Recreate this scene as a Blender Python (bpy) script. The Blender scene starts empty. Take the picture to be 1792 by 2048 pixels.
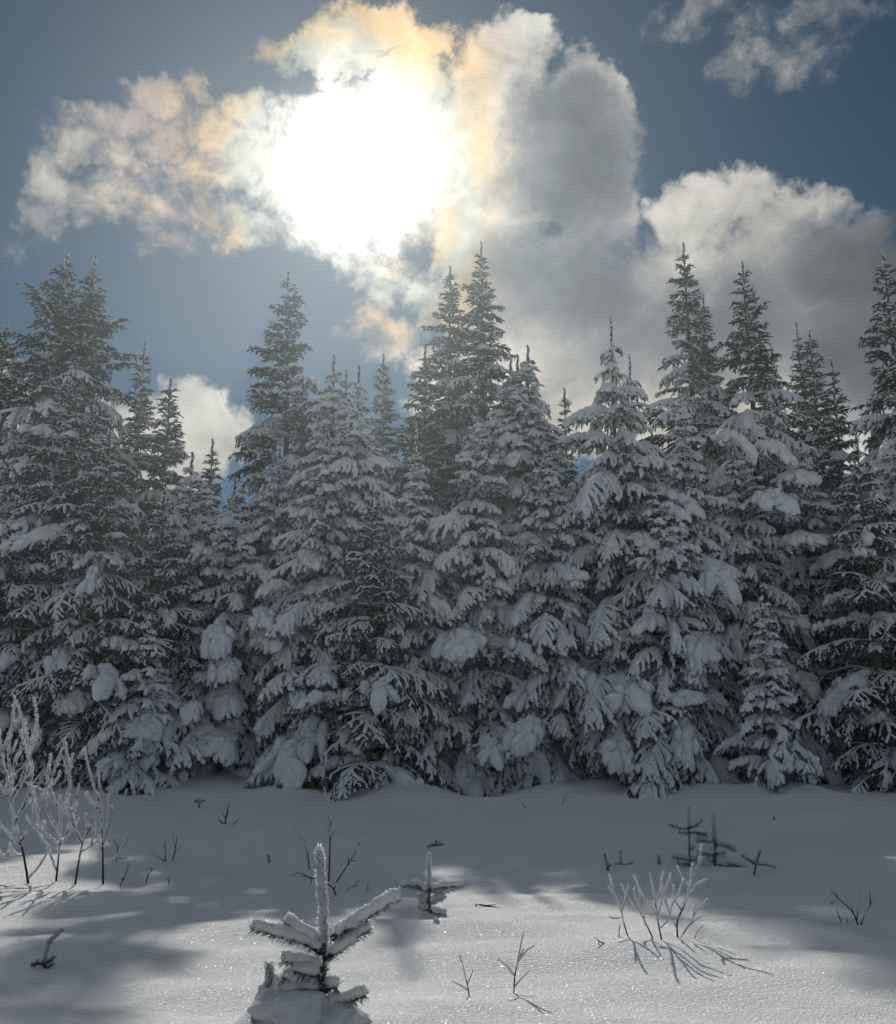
import bpy, math, random
import numpy as np
from mathutils import Vector, Matrix, Euler, noise as mnoise

random.seed(7)
scene = bpy.context.scene
COL = scene.collection

# ------------------------------------------------------------------ camera
CAM_H = 1.1
PITCH = 12.5
cam_data = bpy.data.cameras.new("camera")
cam_data.sensor_fit = 'HORIZONTAL'
cam_data.sensor_width = 36.0
cam_data.lens = 36.0 * 961.0 / 896.0
cam_data.clip_start = 0.05
cam_data.clip_end = 5000.0
camera = bpy.data.objects.new("camera", cam_data)
COL.objects.link(camera)
camera.location = (0.0, 0.0, CAM_H)
camera.rotation_euler = (math.radians(90.0 + PITCH), 0.0, 0.0)
scene.camera = camera

# ------------------------------------------------------------------ sun, exposure
SUN_AZ, SUN_EL = math.radians(-7.0), math.radians(31.85)
SUN_DIR = Vector((math.sin(SUN_AZ) * math.cos(SUN_EL), math.cos(SUN_AZ) * math.cos(SUN_EL), math.sin(SUN_EL)))
sun_data = bpy.data.lights.new("sun", 'SUN')
sun_data.energy = 2.6
sun_data.angle = math.radians(0.6)
sun_data.color = (1.0, 0.955, 0.86)
sun = bpy.data.objects.new("sun", sun_data)
COL.objects.link(sun)
sun.rotation_euler = (-SUN_DIR).to_track_quat('-Z', 'Y').to_euler()
sun.location = (0, 0, 60)
scene.view_settings.view_transform = 'Standard'
scene.view_settings.look = 'None'
scene.view_settings.exposure = 0.4
scene.view_settings.gamma = 1.0
scene.view_settings.use_curve_mapping = False
scene.cycles.max_bounces = 5
scene.cycles.diffuse_bounces = 3
scene.cycles.transparent_max_bounces = 8
scene.cycles.volume_bounces = 0
scene.cycles.sample_clamp_indirect = 4.0
scene.cycles.use_adaptive_sampling = True
scene.cycles.adaptive_threshold = 0.04

# ------------------------------------------------------------------ world: sky with broken cloud
class Nodes:
    """Small helper that strings shader nodes together."""
    def __init__(self, tree):
        self.t = tree
        tree.nodes.clear()
    def new(self, kind, **kw):
        n = self.t.nodes.new(kind)
        for k, v in kw.items():
            setattr(n, k, v)
        return n
    def put(self, sock, v):
        if hasattr(v, 'links') or isinstance(v, bpy.types.NodeSocket):
            self.t.links.new(v, sock)
        elif v is not None:
            sock.default_value = v
    def m(self, op, a, b=None, c=None, clamp=False):
        n = self.new('ShaderNodeMath', operation=op, use_clamp=clamp)
        for i, v in enumerate((a, b, c)):
            if v is not None:
                self.put(n.inputs[i], v)
        return n.outputs[0]
    def v(self, op, a, b=None, out=0, scale=None):
        n = self.new('ShaderNodeVectorMath', operation=op)
        self.put(n.inputs[0], a)
        if b is not None:
            self.put(n.inputs[1], b)
        if scale is not None:
            self.put(n.inputs['Scale'], scale)
        return n.outputs[out]
    def noise(self, vec, scale, detail=4.0, rough=0.5, lac=2.0, dist=0.0, out='Fac'):
        n = self.new('ShaderNodeTexNoise')
        n.noise_dimensions = '3D'
        self.put(n.inputs['Vector'], vec)
        n.inputs['Scale'].default_value = scale
        n.inputs['Detail'].default_value = detail
        n.inputs['Roughness'].default_value = rough
        n.inputs['Lacunarity'].default_value = lac
        n.inputs['Distortion'].default_value = dist
        return n.outputs[out]
    def ramp(self, x, lo, hi, a=0.0, b=1.0, smooth=True):
        n = self.new('ShaderNodeMapRange', interpolation_type='SMOOTHSTEP' if smooth else 'LINEAR')
        for i, v in enumerate((x, lo, hi, a, b)):
            self.put(n.inputs[i], v)
        return n.outputs[0]
    def mix(self, f, a, b, mode='MIX'):
        n = self.new('ShaderNodeMix', data_type='RGBA', blend_type=mode)
        n.clamp_factor = True
        self.put(n.inputs[0], f)
        self.put(n.inputs[6], a)
        self.put(n.inputs[7], b)
        return n.outputs[2]
    def rgb(self, r, g, b):
        n = self.new('ShaderNodeCombineColor')
        for i, v in enumerate((r, g, b)):
            self.put(n.inputs[i], v)
        return n.outputs[0]


def build_world():
    w = bpy.data.worlds.new("World")
    scene.world = w
    w.use_nodes = True
    w.cycles.sampling_method = 'NONE'
    w.cycles.sample_map_resolution = 512
    N = Nodes(w.node_tree)
    out = N.new('ShaderNodeOutputWorld')
    sky = N.new('ShaderNodeTexSky', sky_type='NISHITA')
    sky.sun_disc = False
    sky.sun_elevation = SUN_EL
    sky.sun_rotation = SUN_AZ
    sky.altitude = 600.0
    sky.air_density = 0.6
    sky.dust_density = 0.1
    sky.ozone_density = 0.5
    bgs = N.new('ShaderNodeBackground')
    hsv = N.new('ShaderNodeHueSaturation')
    hsv.inputs['Hue'].default_value = 0.482
    hsv.inputs['Saturation'].default_value = 1.34
    hsv.inputs['Value'].default_value = 0.43
    N.put(hsv.inputs['Color'], sky.outputs[0])
    N.put(bgs.inputs['Color'], hsv.outputs[0])
    bgs.inputs['Strength'].default_value = 0.05

    tc = N.new('ShaderNodeTexCoord')
    d = N.v('NORMALIZE', tc.outputs['Generated'])
    # ragged edges: warp the direction a little before reading the cloud layout
    n1 = N.noise(d, 7.0, 1.0, 0.5, out='Color')
    n2 = N.noise(d, 24.0, 4.0, 0.62, out='Color')
    w1 = N.v('SCALE', N.v('SUBTRACT', n1, (0.5, 0.5, 0.5)), scale=0.035)
    w2 = N.v('SCALE', N.v('SUBTRACT', n2, (0.5, 0.5, 0.5)), scale=0.07)
    dw = N.v('NORMALIZE', N.v('ADD', d, N.v('ADD', w1, w2)))
    sx = N.new('ShaderNodeSeparateXYZ')
    N.put(sx.inputs[0], dw)
    az = N.m('MULTIPLY', N.m('ARCTAN2', sx.outputs[0], sx.outputs[1]), 180.0 / math.pi)
    el = N.m('MULTIPLY', N.m('ARCSINE', sx.outputs[2]), 180.0 / math.pi)
    cmb = N.new('ShaderNodeCombineXYZ')
    N.put(cmb.inputs[0], az)
    N.put(cmb.inputs[1], el)
    P = cmb.outputs[0]

    def blobs(lst):
        acc = None
        for (a, e, ra, re, k) in lst:
            q = N.v('MULTIPLY', N.v('SUBTRACT', P, (a, e, 0.0)), (1.0 / ra, 1.0 / re, 0.0))
            d2 = N.v('DOT_PRODUCT', q, q, out=1)
            f = N.m('MULTIPLY_ADD', d2, -k, k)
            acc = f if acc is None else N.m('MAXIMUM', acc, f)
        return acc
    # (azimuth, elevation, half-width, half-height, thickness), degrees
    thin = [(-12.0, 32.6, 1.9, 2.1, 1.1), (-11.4, 30.3, 1.9, 2.1, 1.1), (-11.2, 34.4, 1.5, 1.1, 0.9), (-9.9, 28.2, 1.9, 1.2, 0.9),
            (-24.6, 29.6, 1.6, 1.9, 0.8), (-23.1, 31.6, 2.1, 1.5, 0.9), (-20.9, 32.8, 2.3, 1.5, 0.95), (-18.7, 34.1, 2.3, 1.5, 1.1), (-16.8, 34.9, 1.5, 1.1, 1.0),
            (-18.2, 32.1, 2.7, 1.5, 0.9), (-15.5, 33.1, 2.5, 1.5, 1.0), (-13.6, 34.3, 1.9, 1.4, 1.1), (-13.9, 31.9, 2.5, 1.8, 1.1), (-16.3, 30.3, 2.1, 1.4, 0.9),
            (-20.4, 30.7, 1.7, 1.1, 0.75), (-21.8, 28.9, 2.3, 1.3, 0.45), (-18.3, 28.7, 2.4, 1.3, 0.4), (-14.9, 28.8, 2.1, 1.3, 0.8), (-12.7, 28.0, 2.2, 1.2, 0.8),
            (-17.8, 27.3, 2.1, 0.9, 0.45), (-24.6, 27.5, 1.4, 1.5, 0.55), (-25.9, 25.3, 1.3, 0.8, 0.25), (-11.3, 37.3, 1.8, 1.1, 0.85), (-5.7, 27.1, 2.2, 1.7, 0.9),
            (-4.1, 26.0, 2.2, 1.7, 0.7), (-5.0, 23.7, 1.6, 1.1, 0.55), (-3.4, 22.3, 2.2, 1.6, 0.75), (-0.8, 24.9, 1.4, 2.3, 1.0), (16.9, 38.7, 3.5, 0.9, 0.36),
            (21.1, 37.0, 3.9, 1.3, 0.36), (22.8, 35.7, 1.7, 1.0, 0.33), (24.7, 37.2, 2.6, 1.0, 0.3), (19.1, 35.6, 1.2, 0.8, 0.3)]
    thick = [(15.4, 18.8, 12.1, 4.3, 1.4), (23.7, 17.1, 6.8, 3.8, 1.4), (6.3, 18.2, 7.7, 3.2, 1.3), (-17.9, 15.4, 4.8, 3.4, 1.2),
            (-8.1, 31.0, 4.5, 4.0, 1.4), (-3.5, 32.3, 4.9, 5.0, 1.5), (-6.5, 34.3, 5.6, 2.3, 1.2), (-7.0, 38.0, 3.7, 1.8, 1.1), (-9.4, 38.0, 2.0, 1.3, 0.9),
            (-4.7, 39.0, 3.4, 1.3, 1.0), (-1.6, 38.4, 2.1, 1.4, 1.0), (-2.2, 36.2, 3.0, 2.2, 1.2), (3.5, 37.4, 3.7, 2.7, 1.3), (4.9, 39.0, 1.7, 1.1, 1.0),
            (8.2, 35.2, 3.8, 2.6, 1.4), (8.0, 32.1, 4.2, 3.9, 1.5), (2.8, 32.3, 5.0, 6.6, 1.5), (9.5, 29.3, 3.2, 2.7, 1.2), (1.8, 27.2, 2.9, 4.5, 1.3),
            (16.1, 29.0, 3.3, 2.5, 1.2), (18.5, 29.2, 3.3, 1.8, 1.1), (21.6, 27.4, 3.7, 1.9, 1.2), (24.8, 25.5, 2.5, 2.3, 1.2), (6.5, 23.7, 7.2, 5.7, 1.5),
            (16.3, 22.9, 11.1, 5.5, 1.5), (25.1, 20.4, 4.9, 5.3, 1.5), (3.3, 19.1, 6.2, 3.2, 1.4), (-15.7, 17.1, 2.5, 2.7, 1.3), (-13.9, 16.0, 2.3, 2.0, 1.1),
            (-24.3, 14.8, 5.1, 3.3, 1.2), (-25.8, 19.2, 1.3, 1.3, 0.7)]
    core = [(7.5, 34.5, 2.6, 2.0, 0.8), (8.0, 32.1, 3.1, 2.9, 0.75), (24.9, 24.5, 4.0, 2.6, 1.2), (26.2, 21.1, 4.9, 3.4, 1.2), (17.1, 22.3, 4.4, 1.7, 0.35),
            (5.3, 26.0, 2.6, 1.7, 0.35), (9.1, 25.8, 2.2, 1.7, 0.3)]
    Ft, Fk, Fc = blobs(thin), blobs(thick), blobs(core)
    # broken cloud added out of view, its cover raised to lift the ambient light
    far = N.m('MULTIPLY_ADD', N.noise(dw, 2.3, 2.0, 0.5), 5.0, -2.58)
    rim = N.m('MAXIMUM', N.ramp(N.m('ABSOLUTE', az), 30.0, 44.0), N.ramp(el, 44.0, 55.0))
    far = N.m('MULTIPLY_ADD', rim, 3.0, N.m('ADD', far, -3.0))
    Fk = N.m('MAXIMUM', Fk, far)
    fb = N.m('SUBTRACT', N.noise(d, 15.0, 5.0, 0.6, dist=0.9), 0.5)
    fine = N.m('SUBTRACT', N.noise(d, 60.0, 4.0, 0.62), 0.5)
    rag = N.m('MULTIPLY_ADD', fb, 1.5, N.m('MULTIPLY', fine, 0.7))
    Dt = N.ramp(N.m('ADD', Ft, N.m('MULTIPLY', rag, 1.7)), -0.30, 1.25)
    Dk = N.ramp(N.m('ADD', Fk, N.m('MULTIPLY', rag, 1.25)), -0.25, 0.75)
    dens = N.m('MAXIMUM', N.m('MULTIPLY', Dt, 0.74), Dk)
    # angle from the sun
    # the thin veil is brightest a degree beside the sun itself
    veil_az = SUN_AZ + math.radians(0.9)
    cosA = N.v('DOT_PRODUCT', d, (math.sin(veil_az) * math.cos(SUN_EL), math.cos(veil_az) * math.cos(SUN_EL), math.sin(SUN_EL)), out=1)
    ang = N.m('MULTIPLY', N.m('ARCCOSINE', N.m('MINIMUM', cosA, 1.0)), 180.0 / math.pi)
    def gauss(s):
        q = N.m('DIVIDE', ang, s)
        return N.m('POWER', 2.71828, N.m('MULTIPLY', N.m('MULTIPLY', q, q), -1.0))
    aureole = N.m('MULTIPLY_ADD', gauss(2.8), 2.2, N.m('MULTIPLY_ADD', gauss(5.0), 0.4, N.m('MULTIPLY', gauss(11.0), 0.2)))
    # thin cloud scatters the sun forward, thick cloud swallows it
    thickness = N.ramp(N.m('ADD', Fc, N.m('MULTIPLY', fb, 1.3)), -1.9, 1.1, 0.0, 1.15)
    shade = N.m('POWER', 2.71828, N.m('MULTIPLY', thickness, -1.15))
    bill = N.m('MULTIPLY', N.ramp(N.m('ADD', fb, N.m('MULTIPLY', fine, 0.4)), -0.35, 0.35, 0.75, 1.2), N.ramp(N.noise(d, 11.0, 2.0, 0.5), 0.3, 0.7, 0.75, 1.2))
    # cloud facing the sun is brighter than cloud seen against it
    front = N.ramp(ang, 35.0, 130.0, 0.36, 0.50)  # brightens the unseen cloud away from the sun for more ambient light
    body = N.m('MULTIPLY', N.m('MULTIPLY', front, shade), bill)
    aureole = N.m('MULTIPLY', aureole, N.ramp(N.m('ADD', fb, N.m('MULTIPLY', fine, 0.6)), -0.3, 0.3, 0.55, 1.4))
    lum = N.m('ADD', body, N.m('MULTIPLY', aureole, N.m('MULTIPLY_ADD', shade, 0.8, 0.2)))
    white = N.mix(N.m('MULTIPLY', N.ramp(lum, 0.10, 0.32), N.ramp(ang, 45.0, 22.0)), N.rgb(N.m('MULTIPLY', lum, 0.90), lum, N.m('MULTIPLY', lum, 1.10)),
                  N.rgb(N.m('MULTIPLY', lum, 1.04), lum, N.m('MULTIPLY', lum, 0.91)))
    # iridescence in the thin veil near the sun
    ph = N.m('MULTIPLY_ADD', ang, 0.19, N.m('MULTIPLY', N.m('ADD', N.m('MULTIPLY', fb, 0.5), N.noise(d, 6.0, 1.0)), 1.6))
    tri = N.m('PINGPONG', ph, 1.0)
    warm = N.mix(N.ramp(tri, 0.45, 0.95), (1.22, 0.86, 0.46, 1), (1.16, 0.80, 0.70, 1))
    irid = N.mix(N.ramp(tri, 0.0, 0.45), (0.95, 1.0, 0.90, 1), warm)
    near = N.m('MULTIPLY', N.ramp(ang, 4.0, 7.0), N.ramp(ang, 17.0, 7.0, 0.15, 1.0))
    near = N.m('MULTIPLY', near, N.ramp(el, 18.0, 23.0))
    veil = N.m('MULTIPLY', near, N.ramp(N.m('MAXIMUM', Fc, N.ramp(sx.outputs[0], -0.02, 0.10)), 0.9, 0.0))
    cloud = N.mix(N.m('MULTIPLY', veil, 1.0), white, N.mix(1.0, white, irid, 'MULTIPLY'))
    bgc = N.new('ShaderNodeBackground')
    N.put(bgc.inputs['Color'], cloud)
    bgc.inputs['Strength'].default_value = 1.0
    # clear air close to the sun is bright as well
    air = N.m('MULTIPLY_ADD', gauss(3.0), 0.9, N.m('MULTIPLY', gauss(10.0), 0.01))
    bga = N.new('ShaderNodeBackground')
    N.put(bga.inputs['Color'], N.rgb(air, N.m('MULTIPLY', air, 0.97), N.m('MULTIPLY', air, 0.9)))
    add = N.new('ShaderNodeAddShader')
    N.put(add.inputs[0], bgs.outputs[0])
    N.put(add.inputs[1], bga.outputs[0])
    mx = N.new('ShaderNodeMixShader')
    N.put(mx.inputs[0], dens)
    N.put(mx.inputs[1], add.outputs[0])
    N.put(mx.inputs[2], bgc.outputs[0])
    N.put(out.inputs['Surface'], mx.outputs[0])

build_world()

# ------------------------------------------------------------------ materials
def material(name, build):
    m = bpy.data.materials.new(name)
    m.use_nodes = True
    N = Nodes(m.node_tree)
    out = N.new('ShaderNodeOutputMaterial')
    build(N, out)
    return m


def snow_shader(trans, bump_scale, bump_strength, bump_dist, col=(0.86, 0.87, 0.89, 1)):
    def build(N, out):
        tc = N.new('ShaderNodeTexCoord')
        obj = tc.outputs['Object']
        nz = N.noise(obj, bump_scale, 3.0, 0.6)
        bp = N.new('ShaderNodeBump')
        bp.inputs['Strength'].default_value = bump_strength
        bp.inputs['Distance'].default_value = bump_dist
        N.put(bp.inputs['Height'], nz)
        df = N.new('ShaderNodeBsdfDiffuse')
        df.inputs['Color'].default_value = col
        N.put(df.inputs['Normal'], bp.outputs[0])
        tr = N.new('ShaderNodeBsdfTranslucent')
        tr.inputs['Color'].default_value = (0.80, 0.83, 0.86, 1)
        mx = N.new('ShaderNodeMixShader')
        mx.inputs[0].default_value = trans
        N.put(mx.inputs[1], df.outputs[0])
        N.put(mx.inputs[2], tr.outputs[0])
        N.put(out.inputs['Surface'], mx.outputs[0])
    return build


def plain_shader(col, col2, scale=6.0, trans=0.0, rough=0.8):
    def build(N, out):
        tc = N.new('ShaderNodeTexCoord')
        oi = N.new('ShaderNodeObjectInfo')
        nz = N.noise(tc.outputs['Object'], scale, 2.0, 0.6)
        f = N.m('ADD', nz, N.m('MULTIPLY_ADD', oi.outputs['Random'], 0.5, -0.25), clamp=True)
        c = N.mix(N.ramp(f, 0.3, 0.7), col + (1,), col2 + (1,))
        df = N.new('ShaderNodeBsdfDiffuse')
        N.put(df.inputs['Color'], c)
        sh = df.outputs[0]
        if trans > 0:
            tr = N.new('ShaderNodeBsdfTranslucent')
            N.put(tr.inputs['Color'], c)
            mx = N.new('ShaderNodeMixShader')
            mx.inputs[0].default_value = trans
            N.put(mx.inputs[1], sh)
            N.put(mx.inputs[2], tr.outputs[0])
            sh = mx.outputs[0]
        N.put(out.inputs['Surface'], sh)
    return build


M_SNOW = material("bough_snow", snow_shader(0.16, 38.0, 0.6, 0.03))
M_NEEDLE = material("fir_needles", plain_shader((0.030, 0.042, 0.036), (0.075, 0.096, 0.084), 9.0))
M_RIME = material("rimed_needles", plain_shader((0.20, 0.235, 0.225), (0.42, 0.46, 0.455), 14.0, 0.2))
M_HOAR = material("hoar_needles", plain_shader((0.34, 0.37, 0.37), (0.62, 0.64, 0.65), 30.0, 0.3))
M_BARK = material("fir_bark", plain_shader((0.05, 0.04, 0.032), (0.13, 0.105, 0.085), 12.0))
M_TWIG = material("twig_bark", plain_shader((0.022, 0.018, 0.017), (0.05, 0.04, 0.036), 30.0))
M_FUZZ = material("frost_crystals", snow_shader(0.6, 200.0, 0.3, 0.004, (0.9, 0.91, 0.92, 1)))
M_FROST = material("hoar_frost", snow_shader(0.42, 220.0, 0.9, 0.006, (0.86, 0.87, 0.88, 1)))


def ground_shader(N, out):
    tc = N.new('ShaderNodeTexCoord')
    P = tc.outputs['Object']
    # wind-packed grain, from soft swells down to single crystals
    g1 = N.noise(P, 9.0, 3.0, 0.6)
    g2 = N.noise(P, 70.0, 3.0, 0.7)
    st = N.new('ShaderNodeMapping')
    st.inputs['Scale'].default_value = (1.2, 5.0, 1.0)
    N.put(st.inputs['Vector'], P)
    g3 = N.noise(st.outputs[0], 3.0, 4.0, 0.6)
    h = N.m('ADD', N.m('MULTIPLY', g1, 0.010), N.m('ADD', N.m('MULTIPLY', g2, 0.034), N.m('MULTIPLY', g3, 0.006)))
    bp = N.new('ShaderNodeBump')
    bp.inputs['Strength'].default_value = 0.8
    bp.inputs['Distance'].default_value = 1.0
    N.put(bp.inputs['Height'], h)
    df = N.new('ShaderNodeBsdfDiffuse')
    df.inputs['Color'].default_value = (0.86, 0.87, 0.89, 1)
    N.put(df.inputs['Normal'], bp.outputs[0])
    # crystal facets: every little cell has its own tilt and glints when it catches the sun
    vo = N.new('ShaderNodeTexVoronoi')
    vo.feature = 'F1'
    vo.inputs['Scale'].default_value = 430.0
    N.put(vo.inputs['Vector'], P)
    tilt = N.v('SCALE', N.v('SUBTRACT', vo.outputs['Color'], (0.5, 0.5, 0.5)), scale=1.5)
    geo = N.new('ShaderNodeNewGeometry')
    nn = N.v('NORMALIZE', N.v('ADD', geo.outputs['Normal'], tilt))
    gl = N.new('ShaderNodeBsdfGlossy')
    gl.inputs['Roughness'].default_value = 0.18
    gl.inputs['Color'].default_value = (1, 1, 1, 1)
    N.put(gl.inputs['Normal'], nn)
    mx = N.new('ShaderNodeMixShader')
    mx.inputs[0].default_value = 0.018
    N.put(mx.inputs[1], df.outputs[0])
    N.put(mx.inputs[2], gl.outputs[0])
    N.put(out.inputs['Surface'], mx.outputs[0])


M_GROUND = material("field_snow", ground_shader)


# ------------------------------------------------------------------ mesh helpers
class MB:
    """Collects faces, then links them as one mesh object."""
    def __init__(self):
        self.v, self.f, self.mi, self.sm = [], [], [], []
    def face(self, idx, mat=0, smooth=True):
        self.f.append(idx); self.mi.append(mat); self.sm.append(smooth)
    def tri(self, a, b, c, mat=0):
        n = len(self.v)
        self.v += [tuple(a), tuple(b), tuple(c)]
        self.face((n, n + 1, n + 2), mat, False)
    def tube(self, pts, rad, sides=6, mat=0, squash=1.0, lump=0.0, seed=0.0, cap=True, lumpf=9.0):
        n0 = len(self.v)
        k = len(pts)
        for i, p in enumerate(pts):
            t = (pts[min(i + 1, k - 1)] - pts[max(i - 1, 0)])
            if t.length < 1e-9:
                t = Vector((0, 0, 1))
            t.normalize()
            ref = Vector((0, 0, 1)) if abs(t.z) < 0.9 else Vector((1, 0, 0))
            s = t.cross(ref).normalized()
            u = s.cross(t).normalized()
            for j in range(sides):
                a = 2 * math.pi * j / sides
                r = rad[i]
                off = s * math.cos(a) + u * math.sin(a) * squash
                q = p + off * r
                if lump:
                    q = p + off * r * (1 + lump * mnoise.noise(q * lumpf + Vector((seed, seed * 1.7, 0))))
                self.v.append(tuple(q))
        for i in range(k - 1):
            for j in range(sides):
                a = n0 + i * sides + j
                b = n0 + i * sides + (j + 1) % sides
                self.face((a, b, b + sides, a + sides), mat, True)
        if cap:
            self.face(tuple(n0 + j for j in range(sides))[::-1], mat, True)
            self.face(tuple(n0 + (k - 1) * sides + j for j in range(sides)), mat, True)
    def mesh(self, name, mats):
        me = bpy.data.meshes.new(name)
        me.from_pydata(self.v, [], self.f)
        for m in mats:
            me.materials.append(m)
        me.polygons.foreach_set('material_index', self.mi)
        me.polygons.foreach_set('use_smooth', self.sm)
        me.update()
        return me
    def obj(self, name, mats, parent=None):
        return link(name, self.mesh(name, mats), parent)


def link(name, data, parent=None):
    o = bpy.data.objects.new(name, data)
    COL.objects.link(o)
    if parent is not None:
        o.parent = parent
    return o


def thing(name, label, cat, loc=(0, 0, 0), rotz=0.0, group=None):
    o = link(name, None)
    o.empty_display_size = 0.2
    o.location = loc
    o.rotation_euler = (0, 0, rotz)
    o['label'] = label
    o['category'] = cat
    if group:
        o['group'] = group
    return o


def fbm(x, y, z=0.0, o=3):
    return mnoise.fractal(Vector((x, y, z)), 1.0, 2.0, o)


def smooth(a, b, x):
    t = max(0.0, min(1.0, (x - a) / (b - a)))
    return t * t * (3 - 2 * t)


# ------------------------------------------------------------------ ground
MOUNDS = [(-0.56, 3.60, 0.22, 0.17), (-0.36, 3.6, 0.25, 0.06), (0.98, 5.05, 0.5, 0.05)]   # x, y, radius, height: little drifts round stems


def ground_z(x, y):
    z = 0.11 * mnoise.noise(Vector((x * 0.33 + 3.1, y * 0.42 + 1.3, 0.2)))
    z += 0.05 * mnoise.noise(Vector((x * 0.7 + 9.0, y * 1.15, 4.0)))
    z += 0.028 * mnoise.noise(Vector((x * 1.9, y * 3.1, 8.0)))
    z += 0.006 * mnoise.noise(Vector((x * 6.0, y * 8.0, 2.0)))
    r = math.hypot(x, y)
    z *= smooth(0.5, 3.0, r)
    k = smooth(13.2, 16.5, y + 0.8 * mnoise.noise(Vector((x * 0.5, 1.0, 0))))
    z += k * (0.16 + 0.22 * mnoise.noise(Vector((x * 0.9, y * 0.9, 5.0))))
    for (mx, my, mr, mh) in MOUNDS:
        d2 = ((x - mx) ** 2 + (y - my) ** 2) / (mr * mr)
        if d2 < 6:
            z += mh * math.exp(-d2 * 1.6)
    return z


def build_ground():
    th = []
    a = -180.0
    while a < 180.0:
        th.append(math.radians(a))
        a += 0.3 if -34 <= a < 34 else (1.5 if -60 <= a < 60 else 6.0)
    rad = [0.4]
    while rad[-1] < 900:
        r = rad[-1]
        rad.append(r * (1.011 if 2.2 < r < 20 else 1.06))
    mb = MB()
    n = len(th)
    mb.v.append((0, 0, ground_z(0, 0)))
    for r in rad:
        for t in th:
            x, y = r * math.sin(t), r * math.cos(t)
            mb.v.append((x, y, ground_z(x, y)))
    for j in range(n):
        mb.face((0, 1 + (j + 1) % n, 1 + j))
    for i in range(len(rad) - 1):
        for j in range(n):
            p, q = 1 + i * n + j, 1 + i * n + (j + 1) % n
            mb.face((p, q, q + n, p + n))
    o = mb.obj("ground", [M_GROUND])
    o['kind'] = 'structure'
    o['label'] = 'wind-smoothed snow field in front of the firs'
    return o


build_ground()

# ------------------------------------------------------------------ fir boughs
def add_needles(mb, pts, nl, gap, rng, rime, low=0.0, width=0.0075):
    for i in range(len(pts) - 1):
        a, b = pts[i], pts[i + 1]
        d = b - a
        ln = d.length
        if ln < 1e-5:
            continue
        t = d / ln
        ref = Vector((0, 0, 1)) if abs(t.z) < 0.9 else Vector((1, 0, 0))
        s = t.cross(ref).normalized()
        u = s.cross(t).normalized()
        for _ in range(max(1, int(ln / gap))):
            p = a + d * rng.random()
            an = rng.uniform(-math.pi, math.pi)
            if low and math.sin(an) > low:
                an = -an
            w = s * math.cos(an) + u * math.sin(an)
            tip = p + (w * 0.8 + t * rng.uniform(0.4, 0.9)) * nl * rng.uniform(0.7, 1.2)
            sd = t.cross(w).normalized() * width * 0.5
            mb.tri(p - sd, p + sd, tip, 1 if rng.random() < rime else 0)


def shoot(mb, pts, rng, snow, fat, rime, nl=0.038, gap=0.0095, core=0.017):
    """One needled shoot and the snow that lies along it. Materials: 0 needles, 1 rime, 2 snow."""
    k = len(pts)
    mb.tube(pts, [core * (1 - 0.75 * i / (k - 1)) + 0.003 for i in range(k)], 4, 0, cap=False)
    add_needles(mb, pts, nl, gap, rng, rime)
    if rng.random() < snow:
        m = max(2, int(k * rng.uniform(0.75, 1.0)))
        sp = [p + Vector((0, 0, fat * 0.45)) for p in pts[:m]]
        # a last point that rounds the end off
        sp.append(sp[-1] + (pts[m - 1] - pts[m - 2]).normalized() * fat * 0.5 - Vector((0, 0, fat * 0.2)))
        rr = [fat * rng.uniform(0.75, 1.15) * (1 - 0.35 * i / m) for i in range(m)] + [fat * 0.18]
        mb.tube(sp, rr, 6, 2, squash=0.75, lump=0.45, seed=rng.random() * 50, lumpf=14.0)


def curve_pts(p, d, ln, n, droop, rng, wob=0.06):
    """Points along a shoot that starts at p towards d and sags."""
    pts = [p.copy()]
    d = d.normalized()
    for i in range(n):
        d = (d + Vector((rng.uniform(-wob, wob), rng.uniform(-wob, wob), -droop / n + rng.uniform(-wob, wob) * 0.5))).normalized()
        pts.append(pts[-1] + d * (ln / n))
    return pts


def lump(mb, c, rx, ry, rz, yaw, pitch, sd, mat=2, nu=14, nv=9):
    """One rounded, uneven clod of snow."""
    R = Euler((0, pitch, yaw)).to_matrix()
    n0 = len(mb.v)
    for i in range(nv + 1):
        a = math.pi * i / nv - math.pi / 2
        for j in range(nu):
            b = 2 * math.pi * j / nu
            p = Vector((math.cos(a) * math.cos(b), math.cos(a) * math.sin(b), math.sin(a)))
            k = 1 + 0.34 * mnoise.noise(p * 1.5 + Vector((sd, sd * 0.7, 0))) + 0.26 * mnoise.noise(p * 3.6 + Vector((sd, 0, sd))) + 0.10 * mnoise.noise(p * 9 + Vector((sd, 0, sd)))
            q = Vector((p.x * rx * k, p.y * ry * k, (p.z if p.z > 0 else p.z * 0.55) * rz * k))
            mb.v.append(tuple(c + R @ q))
    for i in range(nv):
        for j in range(nu):
            a, b = n0 + i * nu + j, n0 + i * nu + (j + 1) % nu
            mb.face((a, b, b + nu, a + nu), mat, True)


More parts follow.
